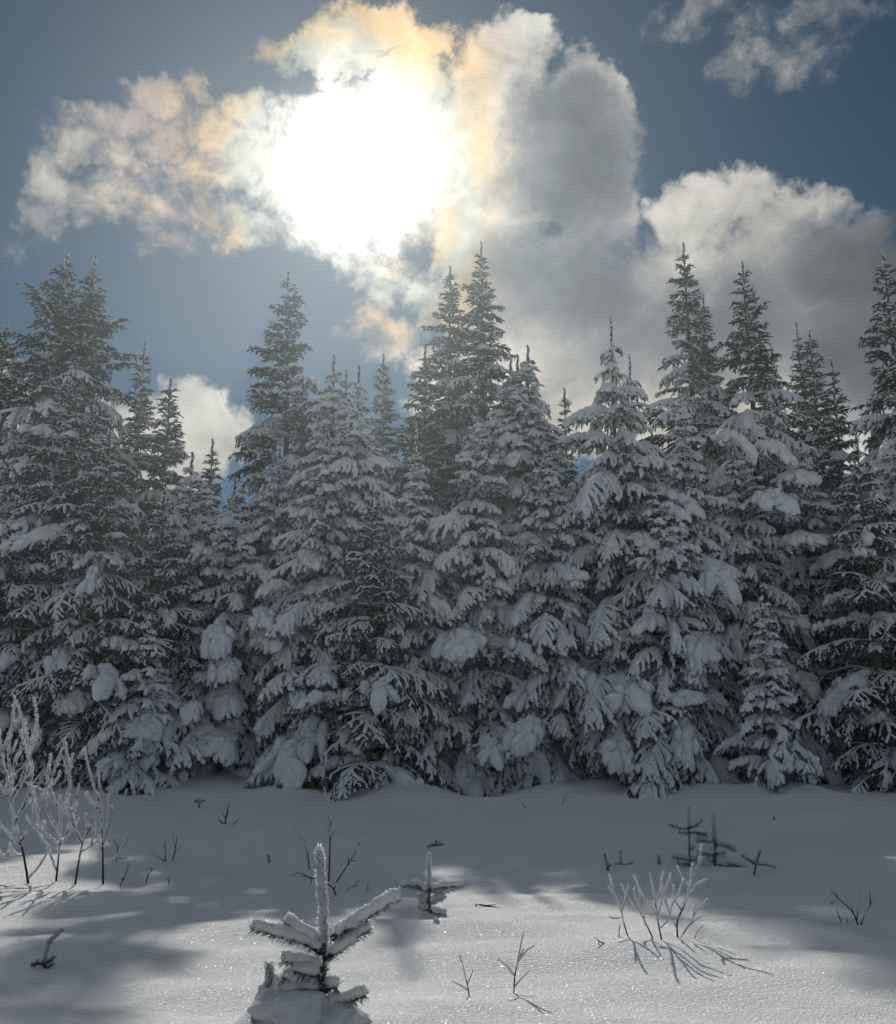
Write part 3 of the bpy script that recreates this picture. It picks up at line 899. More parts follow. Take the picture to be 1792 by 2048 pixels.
TRACE = {
    'S1': ((-3.084,7.489),[[(.001,.0,-.01),(-.061,-.013,.236),(-.139,-.025,.449),(-.172,-.033,.592),(-.176,-.04,.736)],[(-.172,-.033,.585),(-.104,-.025,.735),(-.076,-.017,.917),(-.119,-.009,1.101),(-.244,.003,1.358)],[(-.164,-.031,.61),(-.077,-.059,.809),(-.024,-.084,.991),(-.0,-.105,1.156),(-.034,-.13,1.347)],[(-.176,-.039,.693),(-.231,-.015,.917),(-.236,.002,1.082),(-.214,.011,1.167)],[(-.177,-.035,.646),(-.26,-.009,.843),(-.366,.032,1.175)],[(-.159,-.033,.574),(-.223,-.09,.685),(-.274,-.152,.813)],[(-.071,-.013,.26),(-.154,-.083,.366),(-.232,-.153,.475)],[(-.13,-.025,.431),(-.09,.036,.587),(-.095,.098,.765),(-.194,.173,.986)],[(-.085,.082,.73),(-.069,.052,.859)],[(-.176,-.04,.736),(-.143,-.08,.882),(-.087,-.12,1.028),(-.077,-.159,1.174)],[(-.083,-.016,.289),(-.027,.08,.439),(-.03,.164,.596),(.031,.235,.703)],[(-.08,-.015,.953),(-.066,-.018,1.064)],[(-.059,-.01,.2),(-.163,.021,.179),(-.286,.057,.209)],[(-.003,-.003,.042),(.075,-.006,.13),(.138,-.01,.27)]]),
    'S2': ((-2.914,7.568),[[(.001,.0,-.007),(.002,.006,.2),(-.009,.013,.432),(-.035,.018,.613)],[(-.004,.009,.343),(-.086,-.056,.51),(-.079,-.133,.731),(-.039,-.2,.922)],[(-.082,-.114,.676),(-.048,-.095,.802),(-.018,-.08,.907)],[(-.013,.013,.432),(.005,.083,.609),(-.025,.15,.791),(-.118,.237,1.032)],[(-.013,.117,.718),(.002,.121,.92)],[(.001,.008,.254),(-.153,.048,.357),(-.23,.085,.499)],[(-.018,.014,.487),(-.107,.039,.612),(-.286,.068,.684)],[(.001,.008,.254),(.092,-.051,.367),(.145,-.132,.552)],[(-.008,.003,.077),(-.089,.043,.214),(-.18,.076,.318)],[(-.011,.011,.379),(.005,.025,.522)]]),
    'S3': ((-2.733,7.464),[[(.001,.0,-.007),(.031,-.011,.256),(.089,-.019,.432),(.173,-.025,.575)],[(.04,-.011,.273),(-.005,-.076,.403),(-.028,-.142,.542)],[(.021,-.008,.22),(.096,.03,.268),(.152,.067,.335)],[(.067,-.017,.379),(.04,-.02,.503)]]),
    'S4': ((-2.53,7.461),[[(.004,.0,-.0),(-.027,.013,.288),(-.07,.026,.589),(-.11,.038,.849)],[(-.066,.023,.546),(-.171,.098,.729),(-.284,.188,.963)],[(-.028,.013,.253),(.011,.054,.425),(.082,.092,.573)],[(-.062,.023,.5),(-.149,.064,.568),(-.203,.1,.645)],[(-.004,.044,.38),(-.004,.015,.654)],[(-.014,.007,.148),(.066,.036,.18),(.136,.081,.291)],[(-.027,.013,.235),(-.087,.005,.377),(-.11,-.003,.52)]]),
    'RS1': ((.902,5.16),[[(-.0,.0,-.004),(-.021,.008,.075),(-.03,.013,.133),(-.088,.024,.232)],[(-.026,.01,.11),(.002,.04,.176),(.022,.066,.238)],[(-.033,.009,.084),(-.065,-.003,.084),(-.093,-.014,.093)],[(-.038,.006,.052),(-.051,-.021,-.013)]]),
    'RS2': ((1.039,5.223),[[(-.0,.0,-.005),(-.036,-.005,.07),(-.069,-.01,.142),(-.094,-.016,.239)],[(-.064,-.008,.13),(-.09,.011,.155),(-.112,.028,.178)],[(-.036,-.004,.058),(-.041,-.008,.118)]]),
    'RS3': ((1.06,5.112),[[(-.0,.0,-.003),(-.014,.002,.08),(-.021,.004,.162),(-.042,.008,.309)],[(-.016,.003,.104),(-.048,-.01,.158),(-.082,-.021,.201)],[(-.012,.003,.115),(.02,.004,.209),(.046,.005,.28)],[(-.021,.004,.174),(.005,-.004,.246),(.019,-.014,.33)],[(-.01,.002,.051),(.032,-.007,.094),(.063,-.022,.19)],[(-.018,.003,.127),(-.043,.006,.115),(-.078,.009,.124)]]),
    'RS4': ((1.178,5.289),[[(-.0,.0,-.002),(.005,.002,.081),(.051,.003,.166),(.09,.005,.275),(.153,.007,.396)],[(.074,.005,.239),(.05,.029,.284),(.027,.058,.342)],[(.069,.004,.214),(.089,.018,.286),(.104,.031,.352)],[(.089,.005,.239),(.137,.026,.263),(.179,.043,.275)],[(.029,.002,.13),(-.002,.025,.174),(.005,.052,.244)],[(.019,.002,.105),(.056,.047,.183)],[(.002,.001,.039),(-.028,.014,.103),(-.053,.028,.174)]]),
    'RS5': ((1.195,5.294),[[(-.0,.0,-.002),(.054,-.006,.071),(.084,-.011,.126),(.151,-.017,.194)],[(.067,-.007,.089),(.084,.018,.151)],[(.043,-.005,.053),(.102,.026,.089),(.149,.046,.098)],[(.07,-.003,-.004),(.102,.018,.036),(.129,.03,.052)]]),
    'SPA': ((.087,4.284),[[(-.0,.0,-.002),(-.005,.0,.03),(-.019,.001,.087),(-.038,.002,.154)],[(-.007,.001,.044),(.006,.008,.071),(.016,.014,.094)],[(-.004,.0,.019),(-.036,-.011,.041),(-.069,-.021,.059)]]),
    'SPB': ((.271,4.292),[[(-.0,.0,-.003),(.004,.004,.053),(.016,.008,.11),(.046,.018,.237)],[(.006,.005,.063),(-.024,.009,.097),(-.059,.012,.129)],[(.013,.007,.1),(.03,-.002,.141),(.044,-.01,.172)],[(.02,.005,.115),(.05,-.02,.164),(.086,-.039,.192)],[(.003,.002,.025),(.038,.02,.056),(.069,.034,.078)]]),
    'FR': ((2.288,5.735),[[(-.0,.0,-.003),(-.019,.008,.064),(-.089,.019,.139),(-.165,.031,.222)],[(.001,.004,.028),(-.048,-.032,.108),(-.086,-.064,.178)],[(.002,.004,.039),(.025,.029,.113),(.051,.053,.186)],[(.014,.0,-.0),(.063,-.009,.091),(.129,-.02,.184)],[(.075,-.012,.113),(.063,-.046,.211)],[(-.136,.019,.115),(-.104,.012,.119)],[(-.092,.019,.141),(-.101,.031,.179)]]),
    'FR2': ((2.212,5.772),[[(-.0,.0,-.003),(-.019,.006,.074)],[(-.01,.003,.028),(-.051,-.013,.042)],[(.035,.0,-.0),(.029,.007,.054)]]),
    'MS': ((-.929,7.931),[[(.0,.0,-.006),(.004,-.014,.14),(.005,-.029,.309),(-.001,-.041,.441),(-.047,-.067,.717)],[(.006,-.038,.404),(.044,.001,.57),(.099,.031,.696)],[(.005,-.032,.338),(-.035,-.061,.499)],[(.007,-.029,.309),(.059,.021,.42)],[(-.018,-.054,.555),(.0,.012,.683)]]),
    'MS2': ((-.869,7.835),[[(.0,.0,-.004),(.093,.0,.131),(.164,.0,.25),(.201,.0,.356)],[(.103,.0,.137),(.086,.049,.226)],[(.122,.0,.159),(.167,-.008,.169)]]),
    'MS3': ((-1.157,8.438),[[(.006,.0,-.008),(-.013,-.013,.14),(-.067,-.024,.26),(-.153,-.036,.371)],[(-.048,-.021,.22),(.003,-.012,.294)],[(-.011,-.006,.06),(-.039,-.052,.154)],[(-.057,-.024,.25),(-.116,-.042,.252)]]),
    'MS4': ((-.766,6.999),[[(.0,.0,-.003),(-.027,-.001,.052),(-.079,-.001,.084),(-.175,-.002,.117),(-.287,-.003,.13)],[(-.166,-.002,.114),(-.182,.001,.068)],[(-.175,-.001,.109),(-.268,-.017,.151),(-.399,-.04,.095)],[(-.018,-.0,.044),(.011,-.011,.086)]]),
    'T1': ((-.726,7.375),[[(-.004,.0,-.0),(.039,.004,.028),(.088,.009,.074)],[(.039,.004,.028),(.09,-.005,.035)],[(-.004,.0,-.0),(-.014,.018,.035)]]),
    'T2': ((-.585,7.307),[[(.0,.0,-.003),(.016,.007,.075)],[(.009,.002,.017),(.045,-.003,.026)]]),
    'T3': ((-2.755,8.419),[[(.0,.0,-.002),(.003,-.001,.103),(-.034,-.002,.182)],[(.002,-.0,.063),(.018,.002,.172)],[(-.0,-.0,.034),(.068,.01,.022),(.082,.014,.042)]]),
    'T4': ((-2.387,7.418),[[(.0,.0,-.002),(.038,.002,.089),(.06,.003,.158)],[(.039,.002,.081),(.043,.008,.175)],[(.015,.001,.038),(.008,.005,.071)]]),
    'T5': ((-2.242,7.538),[[(.0,.0,-.004),(.029,.008,.081),(.079,.016,.136)],[(.017,.006,.055),(.004,.007,.125)],[(.039,.01,.091),(.037,.007,.134)]]),
    'T6': ((-2.031,7.41),[[(.0,.0,-.003),(-.001,.003,.06)],[(.0,.001,.02),(-.014,-.007,.047)]]),
    'T7': ((-2.398,8.606),[[(.0,.0,-.0),(-.015,-.009,.215)],[(-.009,.0,.008),(-.093,.038,.044),(-.173,.076,.084)],[(-.008,-.004,.113),(-.061,-.003,.164)]]),
    'T8': ((-2.349,8.66),[[(-.004,.0,-.004),(.012,.001,.085),(.026,.003,.265)],[(.013,.001,.065),(.066,-.03,.109)],[(.008,.001,.105),(-.011,-.01,.229)]]),
    'T9': ((-2.59,11.681),[[(.0,.0,-.003),(.016,.002,.131),(.037,.005,.284)],[(.009,.001,.053),(-.036,-.053,.157)],[(-.024,.0,.006),(-.131,.016,.101)],[(.013,.002,.089),(.048,.021,.227)],[(.088,.0,-.014),(.201,-.065,.097)],[(-.006,.0,-.003),(-.094,.014,.068)]]),
    'T10': ((1.579,13.902),[[(-.0,.0,-.007),(.061,-.001,.093),(.126,-.001,.177)],[(.047,-.001,.067),(.007,.01,.109)]]),
    'T11': ((1.053,13.529),[[(-.0,.0,-.003),(-.046,-.002,.055),(-.106,-.005,.13)],[(-.027,-.001,.029),(-.016,.021,.135)]]),
    'T12': ((3.954,12.199),[[(-.0,.0,-.006),(.004,.003,.046)],[(.001,.001,.014),(.02,-.013,.036)]]),
    'T13': ((.753,5.013),[[(.006,.0,-.003),(-.018,-.001,.015),(-.044,-.001,.031)],[(-.017,-.001,.015),(-.027,.001,-.011)],[(-.01,-.0,.006),(.01,.002,.003)]]),
    'F_main': ((-.417,3.518),[[(-.001,.0,-.014),(-.004,-.006,.084),(-.001,-.013,.179),(-.009,-.023,.34),(-.028,-.036,.542)],[(.021,-.018,.249),(.118,-.024,.308),(.245,-.032,.387)],[(.005,-.013,.183),(.074,-.002,.234),(.148,.008,.276)],[(-.007,-.015,.205),(-.099,-.039,.254),(-.24,-.072,.295)],[(-.016,-.015,.233),(-.076,-.027,.265),(-.135,-.039,.307)],[(-.007,-.011,.149),(-.065,-.025,.166),(-.14,-.044,.188)],[(-.008,-.008,.104),(-.072,-.019,.114),(-.142,-.03,.127)],[(-.188,.0,.013),(-.19,.01,.088),(-.192,.02,.162)],[(-.001,-.003,.04),(.072,-.021,.053),(.14,-.039,.08)],[(-.006,-.006,.076),(-.068,-.016,.094),(-.144,-.028,.085)],[(-.005,-.003,.029),(-.076,.02,.042),(-.148,.045,.016)],[(-.008,-.008,.119),(-.05,-.037,.146),(-.096,-.066,.154)],[(.001,-.006,.084),(.027,-.004,.095),(.044,-.002,.091)],[(.004,-.002,.013),(.053,.013,.001),(.102,.029,-.018)],[(-.009,-.003,.021),(-.062,-.016,.032),(-.093,-.025,.019)]]),
    'F_mid': ((-.107,6.1),[[(.0,.0,-.006),(-.003,-.011,.103),(-.01,-.035,.341)],[(-.006,-.017,.137),(-.091,.028,.147),(-.184,.077,.151)],[(-.006,-.017,.137),(.089,-.062,.161),(.189,-.108,.174)],[(-.006,-.017,.126),(-.05,-.045,.153),(-.094,-.074,.185)],[(-.006,-.017,.132),(.059,-.025,.119),(.134,-.033,.14)],[(-.003,-.006,.06),(-.054,.013,.071),(-.067,.021,.089)],[(-.003,-.006,.057),(.048,-.045,.086),(.084,-.072,.104)],[(-.0,-.003,.017),(-.044,-.017,.025),(-.065,-.024,.038)],[(.0,-.003,.012),(.06,-.02,.004),(.095,-.031,-.005)],[(-.0,-.008,.074),(-.03,.011,.085),(-.043,.025,.102)]]),
    'F_left': ((-1.847,4.747),[[(.0,.0,-.002),(.001,-.001,.066),(.018,-.002,.12),(.067,-.003,.165)],[(.001,-.0,.018),(-.03,.012,.021),(-.068,.027,.011)],[(.001,-.0,.023),(.026,-.011,.036),(.045,-.021,.055)],[(.001,-.0,.007),(.022,-.005,.008),(.041,-.01,.023)],[(-.001,-.0,.011),(-.02,.004,.025),(-.038,.007,.026)]]),
    'F1': ((1.912,8.045),[[(-.0,.0,-.006),(.018,.029,.199),(.04,.064,.449)],[(.025,.038,.282),(-.056,.031,.298),(-.143,.024,.323)],[(.025,.038,.289),(.07,.011,.319),(.113,-.018,.356)],[(.023,.038,.255),(.082,-.008,.267),(.131,-.049,.256)],[(.023,.038,.251),(-.016,.04,.259),(-.056,.042,.262)],[(.004,.007,.05),(-.073,-.032,.074),(-.146,-.067,.087)],[(.004,.007,.046),(.05,.03,.056),(.084,.046,.049)],[(.013,.022,.133),(.048,.04,.14)],[(.003,.007,.022),(-.042,-.015,.03),(-.097,-.042,.037)]]),
    'F2': ((2.112,8.029),[[(-.0,.0,-.007),(.007,-.016,.194),(.001,-.033,.399)],[(.002,-.016,.179),(-.058,.023,.19),(-.119,.06,.182)],[(.002,-.016,.171),(.094,.006,.157),(.169,.026,.117)],[(.004,-.016,.203),(-.031,.007,.21),(-.074,.033,.211)],[(.003,-.008,.089),(-.066,-.026,.105),(-.136,-.044,.096)],[(.003,-.008,.091),(.04,-.037,.106),(.068,-.061,.101)],[(.0,-.004,.023),(.111,-.048,.029),(.216,-.096,-.006)],[(.001,-.004,.031),(-.037,.022,.048),(-.058,.047,.082)],[(-.0,-.004,.014),(.056,-.03,.008),(.09,-.046,.001)]]),
    'F3': ((2.286,7.59),[[(-.002,.0,-.004),(.022,-.004,.089),(.055,-.008,.178)],[(.021,-.004,.085),(-.033,-.011,.111),(-.087,-.017,.144)],[(.023,-.004,.08),(.086,-.011,.079),(.153,-.019,.059)],[(.017,-.003,.071),(.004,-.006,.089),(-.015,-.008,.097)]]),
    'F4': ((1.246,7.908),[[(.002,.0,-.004),(-.009,.006,.058),(-.023,.012,.124)],[(-.002,.003,.031),(.02,-.006,.045)]]),
    'F5': ((1.382,8.102),[[(-.0,.0,-.004),(-.003,-.006,.044),(-.006,-.015,.106)],[(-.0,.0,.0),(-.04,.026,.0),(-.076,.05,-.018)],[(-.0,.0,.0),(.05,.023,-.003),(.097,.047,.017)],[(-.0,.0,-.002),(.04,.024,-.016),(.08,.047,-.022)]]),
    'F6': ((1.689,8.131),[[(-.0,.0,-.004),(.003,-.001,.065)],[(.001,-.0,.013),(.016,.007,.02)]]),
    'F7': ((-1.534,8.681),[[(.0,.0,-.008),(-.003,.006,.058)],[(-.001,.001,.008),(.01,-.002,.017)]]),
    'F8': ((3.329,15.656),[[(-.0,.0,-.008),(-.001,.008,.113)],[(-.002,.002,.026),(-.061,.033,.051)],[(-.002,.002,.026),(.061,.016,.052)],[(-.003,.002,.015),(-.038,.003,.007)]]),
    'F9': ((6.936,17.278),[[(-.001,.0,.002),(.009,-.012,.161),(.01,-.024,.321)],[(.012,-.015,.212),(-.091,-.042,.246),(-.189,-.066,.231)],[(.013,-.015,.22),(.085,-.058,.256),(.145,-.097,.232)],[(.004,-.006,.086),(-.145,-.094,.116),(-.29,-.181,.079)],[(.004,-.006,.086),(.136,.013,.11),(.252,.032,.058)],[(.005,-.009,.111),(-.009,-.019,.086),(.001,-.037,.046)]]),
    'F10': ((-.109,9.359),[[(.0,.0,-.009),(-.003,.005,.048)],[(-.0,.001,.004),(-.039,-.023,.02),(-.075,-.049,.001)],[(-.0,.001,.004),(.039,.024,.019),(.072,.045,-.005)],[(-.0,.001,-.0),(-.016,.005,-.005),(-.035,.01,-.012)]]),
    'F11': ((-3.382,13.614),[[(.0,.0,-.007),(-.007,.014,.116)],[(-.005,.007,.065),(-.062,.035,.089)],[(-.002,.007,.071),(.058,.046,.094)]]),
    'LIE': ((.298,6.423),[[(-.122,.0,.018),(-.063,.0,.009),(.016,.0,-.003),(.153,.0,-.021)],[(-.063,.0,.009),(.0,-.003,.015)],[(.016,.0,-.003),(.066,.002,-.015)],[(-.016,.0,.001),(-.047,-.001,-.006)]]),
}

# ------------------------------------------------------------------ frosted shrubs and seedlings in the clearing
def spline(poly, step):
    """A smooth run of points through poly, about step apart."""
    P = [Vector(p) for p in poly]
    Q = [P[0] * 2 - P[1]] + P + [P[-1] * 2 - P[-2]]
    out = []
    for i in range(1, len(Q) - 2):
        a, b, c, d = Q[i - 1], Q[i], Q[i + 1], Q[i + 2]
        n = max(1, int((c - b).length / step))
        for k in range(n):
            t = k / n
            out.append(0.5 * ((2 * b) + (c - a) * t + (2 * a - 5 * b + 4 * c - d) * t * t + (3 * b - a - 3 * c + d) * t ** 3))
    out.append(P[-1])
    return out


def spikes(mb, pts, n, r, ln, rng, mat=0, w=0.003):
    """Hoar-frost crystals standing off a twig."""
    for _ in range(n):
        i = rng.randrange(len(pts) - 1)
        p = pts[i].lerp(pts[i + 1], rng.random())
        d = Vector((rng.gauss(0, 1), rng.gauss(0, 1), rng.gauss(0.15, 1))).normalized()
        s = d.orthogonal().normalized()
        s = (s * math.cos(rng.random() * 6) + d.cross(s) * math.sin(rng.random() * 6)) * w
        q = p + d * r * 0.75
        mb.tri(q - s, q + s, q + d * ln * rng.uniform(0.5, 1.3), mat)


def shrub_thing(key, name, label, cat, group, bark, frost, bare=0.25, seed=0, twigs=0):
    """A leafless shrub: a stem and branches, each with its own coat of hoar frost. bare = share of the stem left dark."""
    rng = random.Random(seed + 400)
    (bx, by), polys = TRACE[key]
    t = thing(name, label, cat, (bx, by, ground_z(bx, by)), 0, group)
    polys = list(polys)
    for q in range(twigs):
        pl = polys[rng.randrange(len(TRACE[key][1]))]
        j = rng.randrange(1, len(pl))
        a = Vector(pl[j - 1]).lerp(Vector(pl[j]), rng.random())
        if a.z < 0.12:
            continue
        d = (Vector(pl[j]) - Vector(pl[j - 1])).normalized() + Vector((rng.uniform(-0.9, 0.9), rng.uniform(-0.9, 0.9), rng.uniform(0.1, 0.7)))
        ln = rng.uniform(0.08, 0.24)
        b = a + d.normalized() * ln * 0.5
        c = b + (d.normalized() + Vector((0, 0, 0.5))).normalized() * ln * 0.5
        polys.append([tuple(a), tuple(b), tuple(c)])
    for i, pl in enumerate(polys):
        pts = spline(pl, 0.022)
        k = len(pts)
        if k < 3:
            pts = spline(pl, 0.006)
            k = len(pts)
        if i == 0:
            pts = [pts[0] - Vector((0, 0, 0.08))] + pts
            k += 1
        r0 = bark * (1.0 if i == 0 else 0.72)
        mb = MB()
        mb.tube(pts, [r0 * (1 - 0.65 * j / (k - 1)) for j in range(k)], 6, 0, lump=0.25, lumpf=60)
        o = mb.obj('stem' if i == 0 else 'branch', [M_TWIG], t)
        if frost <= 0:
            continue
        a = int(k * bare) if i == 0 else int(k * bare * 0.12)
        fp = pts[a:]
        if len(fp) < 3:
            continue
        fm = MB()
        m = len(fp)
        rr = []
        for j in range(m):
            q = j / (m - 1)
            rr.append(0.6 * frost * (0.35 + 0.65 * smooth(0, 0.3, q + (0.0 if i == 0 else 0.18))) * rng.uniform(0.85, 1.12) * (1 if j < m - 1 else 0.75))
        off = [p + Vector((rng.gauss(0, 1), rng.gauss(0, 1), rng.gauss(0.3, 1))) * frost * 0.14 for p in fp]
        fm.tube(off, rr, 7, 0, lump=0.55, seed=rng.random() * 9, lumpf=1.1 / frost)
        ln = sum((fp[j + 1] - fp[j]).length for j in range(m - 1))
        spikes(fm, off, int(ln / 0.0006), frost * 0.55, frost * 0.85, rng, 1, frost * 0.17)
        fm.obj('frost', [M_FROST, M_FUZZ], o)
    return t


def close_needles(mb, pts, n, r, nl, rng, rime, below=0.0, w=0.0011):
    for _ in range(n):
        i = rng.randrange(len(pts) - 1)
        p = pts[i].lerp(pts[i + 1], rng.random())
        t = (pts[i + 1] - pts[i]).normalized()
        s = t.orthogonal().normalized()
        a = rng.random() * 6.2832
        d = s * math.cos(a) + t.cross(s) * math.sin(a)
        if d.z > 0 and rng.random() < below:
            d.z = -d.z
        e = (d + t * rng.uniform(0.25, 0.8)).normalized()
        q = p + d * r * 0.6
        sd = t.cross(d).normalized() * w
        tip = q + e * nl * rng.uniform(0.7, 1.15)
        mid = q.lerp(tip, 0.6)
        n0 = len(mb.v)
        mb.v += [tuple(q - sd), tuple(q + sd), tuple(mid + sd), tuple(tip), tuple(mid - sd)]
        mb.face((n0, n0 + 1, n0 + 2, n0 + 3, n0 + 4), 1 if rng.random() < rime else 0, False)


def seedling(key, name, label, cat, group, sc, seed=0, snow=1.0, lead_rime=0.8, dark=0.35, arm=1.0):
    """A fir seedling poking out of the snow: stem with leader, needled branches, a cap of snow on each. sc = shoot radius."""
    rng = random.Random(seed + 900)
    (bx, by), polys = TRACE[key]
    t = thing(name, label, cat, (bx, by, ground_z(bx, by)), 0, group)
    for i, pl in enumerate(polys):
        pts = spline(pl, sc * 0.75)
        if len(pts) < 4:
            pts = spline(pl, sc * 0.25)
        if i == 0 or (pl[0][2] < 0.03 and pl[-1][2] > pl[0][2] + 0.1):
            pts = [pts[0] - Vector((0, 0, 0.1))] + pts
        k = len(pts)
        ln = sum((pts[j + 1] - pts[j]).length for j in range(k - 1))
        up = (pts[-1] - pts[0]).normalized().z > 0.75
        scale0 = sc
        if not up:
            sc = sc * arm
        mb = MB()
        mb.tube(pts, [sc * 0.42 * (1 - 0.5 * j / (k - 1)) for j in range(k)], 6, 0, lump=0.3, lumpf=0.8 / sc)
        dens = int(ln / sc * 42)
        close_needles(mb, pts, dens, sc * 0.5, sc * 1.05, rng, lead_rime if up else dark, 0.0 if up else 0.45, sc * 0.075)
        o = mb.obj('stem' if i == 0 else 'branch', [M_NEEDLE, M_HOAR], t)
        fm = MB()
        if up:
            a = k // 2 if i == 0 else 0
            fp = pts[a:]
            if i == 0:
                # keep the frost to the leader above the top whorl
                tops = [max(p[2] for p in q) * 0.0 + q[0][2] for q in polys[1:]]
                zt = max(tops) if tops else 0.0
                fp = [p for p in pts if p.z > zt - sc] or fp
            if len(fp) > 3:
                m = len(fp)
                rr = [sc * rng.uniform(0.58, 0.76) * (1 if j < m - 1 else 0.6) for j in range(m)]
                off = [p + Vector((rng.gauss(0, 1), rng.gauss(0, 1), 0)) * sc * 0.10 for p in fp]
                fm.tube(off, rr, 9, 0, lump=0.75, seed=rng.random() * 9, lumpf=1.0 / sc)
                spikes(fm, off, int(ln / sc * 55), sc * 0.8, sc * 0.55, rng, 1, sc * 0.09)
        elif snow > 0:
            fp = pts[max(1, k // 10):]
            m = len(fp)
            if m > 2:
                off = [p + Vector((0, 0, sc * 0.55)) + Vector((rng.gauss(0, 1), rng.gauss(0, 1), 0)) * sc * 0.08 for p in fp]
                rr = [sc * snow * rng.uniform(0.72, 0.95) * (1.0 - 0.15 * j / m) * (1 if 0 < j < m - 1 else 0.65) for j in range(m)]
                fm.tube(off, rr, 9, 0, squash=0.72, lump=0.5, seed=rng.random() * 9, lumpf=0.7 / sc)
                spikes(fm, off, int(ln / sc * 50), sc * 0.75, sc * 0.42, rng, 1, sc * 0.08)
        if fm.f:
            fm.obj('frost' if up else 'snow_cap', [M_FROST, M_FUZZ], o)
        sc = scale0
    return t


SHR = 'hoar-frosted shrub stems by the picture edge'
shrub_thing('S1', 'frosted_shrub', 'largest hoar-frosted shrub, cut by the picture edge, dark stem below', 'shrub', SHR, 0.0095, 0.014, 0.4, 1, 22)
shrub_thing('S2', 'frosted_shrub', 'forked hoar-frosted shrub next to the largest one', 'shrub', SHR, 0.008, 0.013, 0.3, 2, 16)
shrub_thing('S3', 'frosted_shrub', 'short leaning frosted stem between two taller frosted shrubs', 'shrub', SHR, 0.008, 0.011, 0.25, 3, 6)
shrub_thing('S4', 'frosted_shrub', 'frosted shrub with straight bare black lower stem', 'shrub', SHR, 0.0075, 0.0125, 0.36, 4, 10)
BR = 'frosted twigs of the clump with long shadows'
shrub_thing('RS1', 'frosted_twig', 'outermost Y-shaped frosted twig of the sunlit clump', 'twig', BR, 0.0042, 0.0075, 0.3, 5, 3)
shrub_thing('RS2', 'frosted_twig', 'backward-leaning frosted twig beside the Y-shaped one', 'twig', BR, 0.0042, 0.0072, 0.3, 6, 3)
shrub_thing('RS3', 'frosted_twig', 'upright frosted twig with candelabra forks in the clump middle', 'twig', BR, 0.0046, 0.0078, 0.25, 7, 4)
shrub_thing('RS4', 'frosted_twig', 'tallest frosted twig of the sunlit clump, heavy white tip', 'twig', BR, 0.005, 0.0085, 0.32, 8, 5)
shrub_thing('RS5', 'frosted_twig', 'low slanting frosted twig at the shadow side of the clump', 'twig', BR, 0.004, 0.0065, 0.3, 9)
shrub_thing('SPA', 'frosted_twig', 'small three-tipped twig alone on the sunlit snow', 'twig', None, 0.0034, 0.0052, 0.45, 10)
shrub_thing('SPB', 'frosted_twig', 'five-armed frosted twig with thick tip on the sunlit snow', 'twig', None, 0.0036, 0.0062, 0.5, 11)
shrub_thing('FR', 'bare_shrub', 'thin fan-shaped bare shrub alone on shaded snow', 'shrub', None, 0.0048, 0.0045, 0.5, 12)
shrub_thing('FR2', 'bare_twig', 'tiny bare twig beside the fan-shaped shrub', 'twig', None, 0.0035, 0.003, 0.5, 13)
MSG = 'saplings behind the foremost seedling'
shrub_thing('MS', 'frosted_sapling', 'frosted two-pronged sapling rising behind the foremost fir seedling', 'sapling', MSG, 0.0075, 0.0105, 0.42, 14)
shrub_thing('MS2', 'bare_sapling', 'dark slanting sapling next to the two-pronged one', 'sapling', MSG, 0.0065, 0.0048, 0.5, 15)
shrub_thing('MS3', 'frosted_sapling', 'pale backward-leaning sapling half hidden by the foremost leader', 'sapling', MSG, 0.005, 0.0075, 0.3, 16)
shrub_thing('MS4', 'bare_twig', 'dead twig trailing low over the snow by the saplings', 'twig', None, 0.006, 0.0045, 0.3, 17)
TW = 'bare twigs sticking out of the snow'
shrub_thing('T1', 'bare_twig', 'low forked twig just past the saplings', 'twig', TW, 0.004, 0.003, 0.5, 18)
shrub_thing('T2', 'bare_twig', 'tiny hooked twig between the saplings and the mid seedling', 'twig', TW, 0.004, 0.0, 0.5, 19)
shrub_thing('T3', 'bare_twig', 'thin grey twig behind the black-stemmed shrub', 'twig', TW, 0.005, 0.004, 0.5, 20)
shrub_thing('T4', 'bare_twig', 'slanted twig closest to the black-stemmed shrub', 'twig', TW, 0.0045, 0.0035, 0.5, 21)
shrub_thing('T5', 'bare_twig', 'small forked twig in shade, second from the black-stemmed shrub', 'twig', TW, 0.0045, 0.0035, 0.5, 22)
shrub_thing('T6', 'bare_twig', 'stubby twig beside a small patch of sunlit snow', 'twig', TW, 0.004, 0.0, 0.5, 23)
shrub_thing('T7', 'bare_twig', 'upright thin twig of a pair, with one low side arm', 'twig', TW, 0.0055, 0.0045, 0.5, 24)
shrub_thing('T8', 'bare_twig', 'upright thin twig of a pair, with close side shoots', 'twig', TW, 0.0055, 0.0045, 0.5, 25)
shrub_thing('T9', 'bare_shrub', 'small grey brush-like shrub halfway to the trees', 'shrub', None, 0.009, 0.006, 0.5, 26)
shrub_thing('T10', 'bare_twig', 'frosted twig tip near the trees in the field middle', 'twig', TW, 0.007, 0.008, 0.5, 27)
shrub_thing('T11', 'bare_twig', 'faint grey twig near the snow drift by the trees', 'twig', TW, 0.006, 0.005, 0.5, 28)
shrub_thing('T12', 'bare_twig', 'tiny dark stub far out on the empty shaded snow', 'twig', TW, 0.012, 0.0, 0.5, 29)
shrub_thing('T13', 'frosted_twig', 'little snow-tipped twig at the rim of the sunlit clump', 'twig', None, 0.0036, 0.0055, 0.3, 30)
shrub_thing('LIE', 'fallen_branch', 'dark branch lying flat on the sunlit snow', 'branch', None, 0.006, 0.0, 0.5, 31)

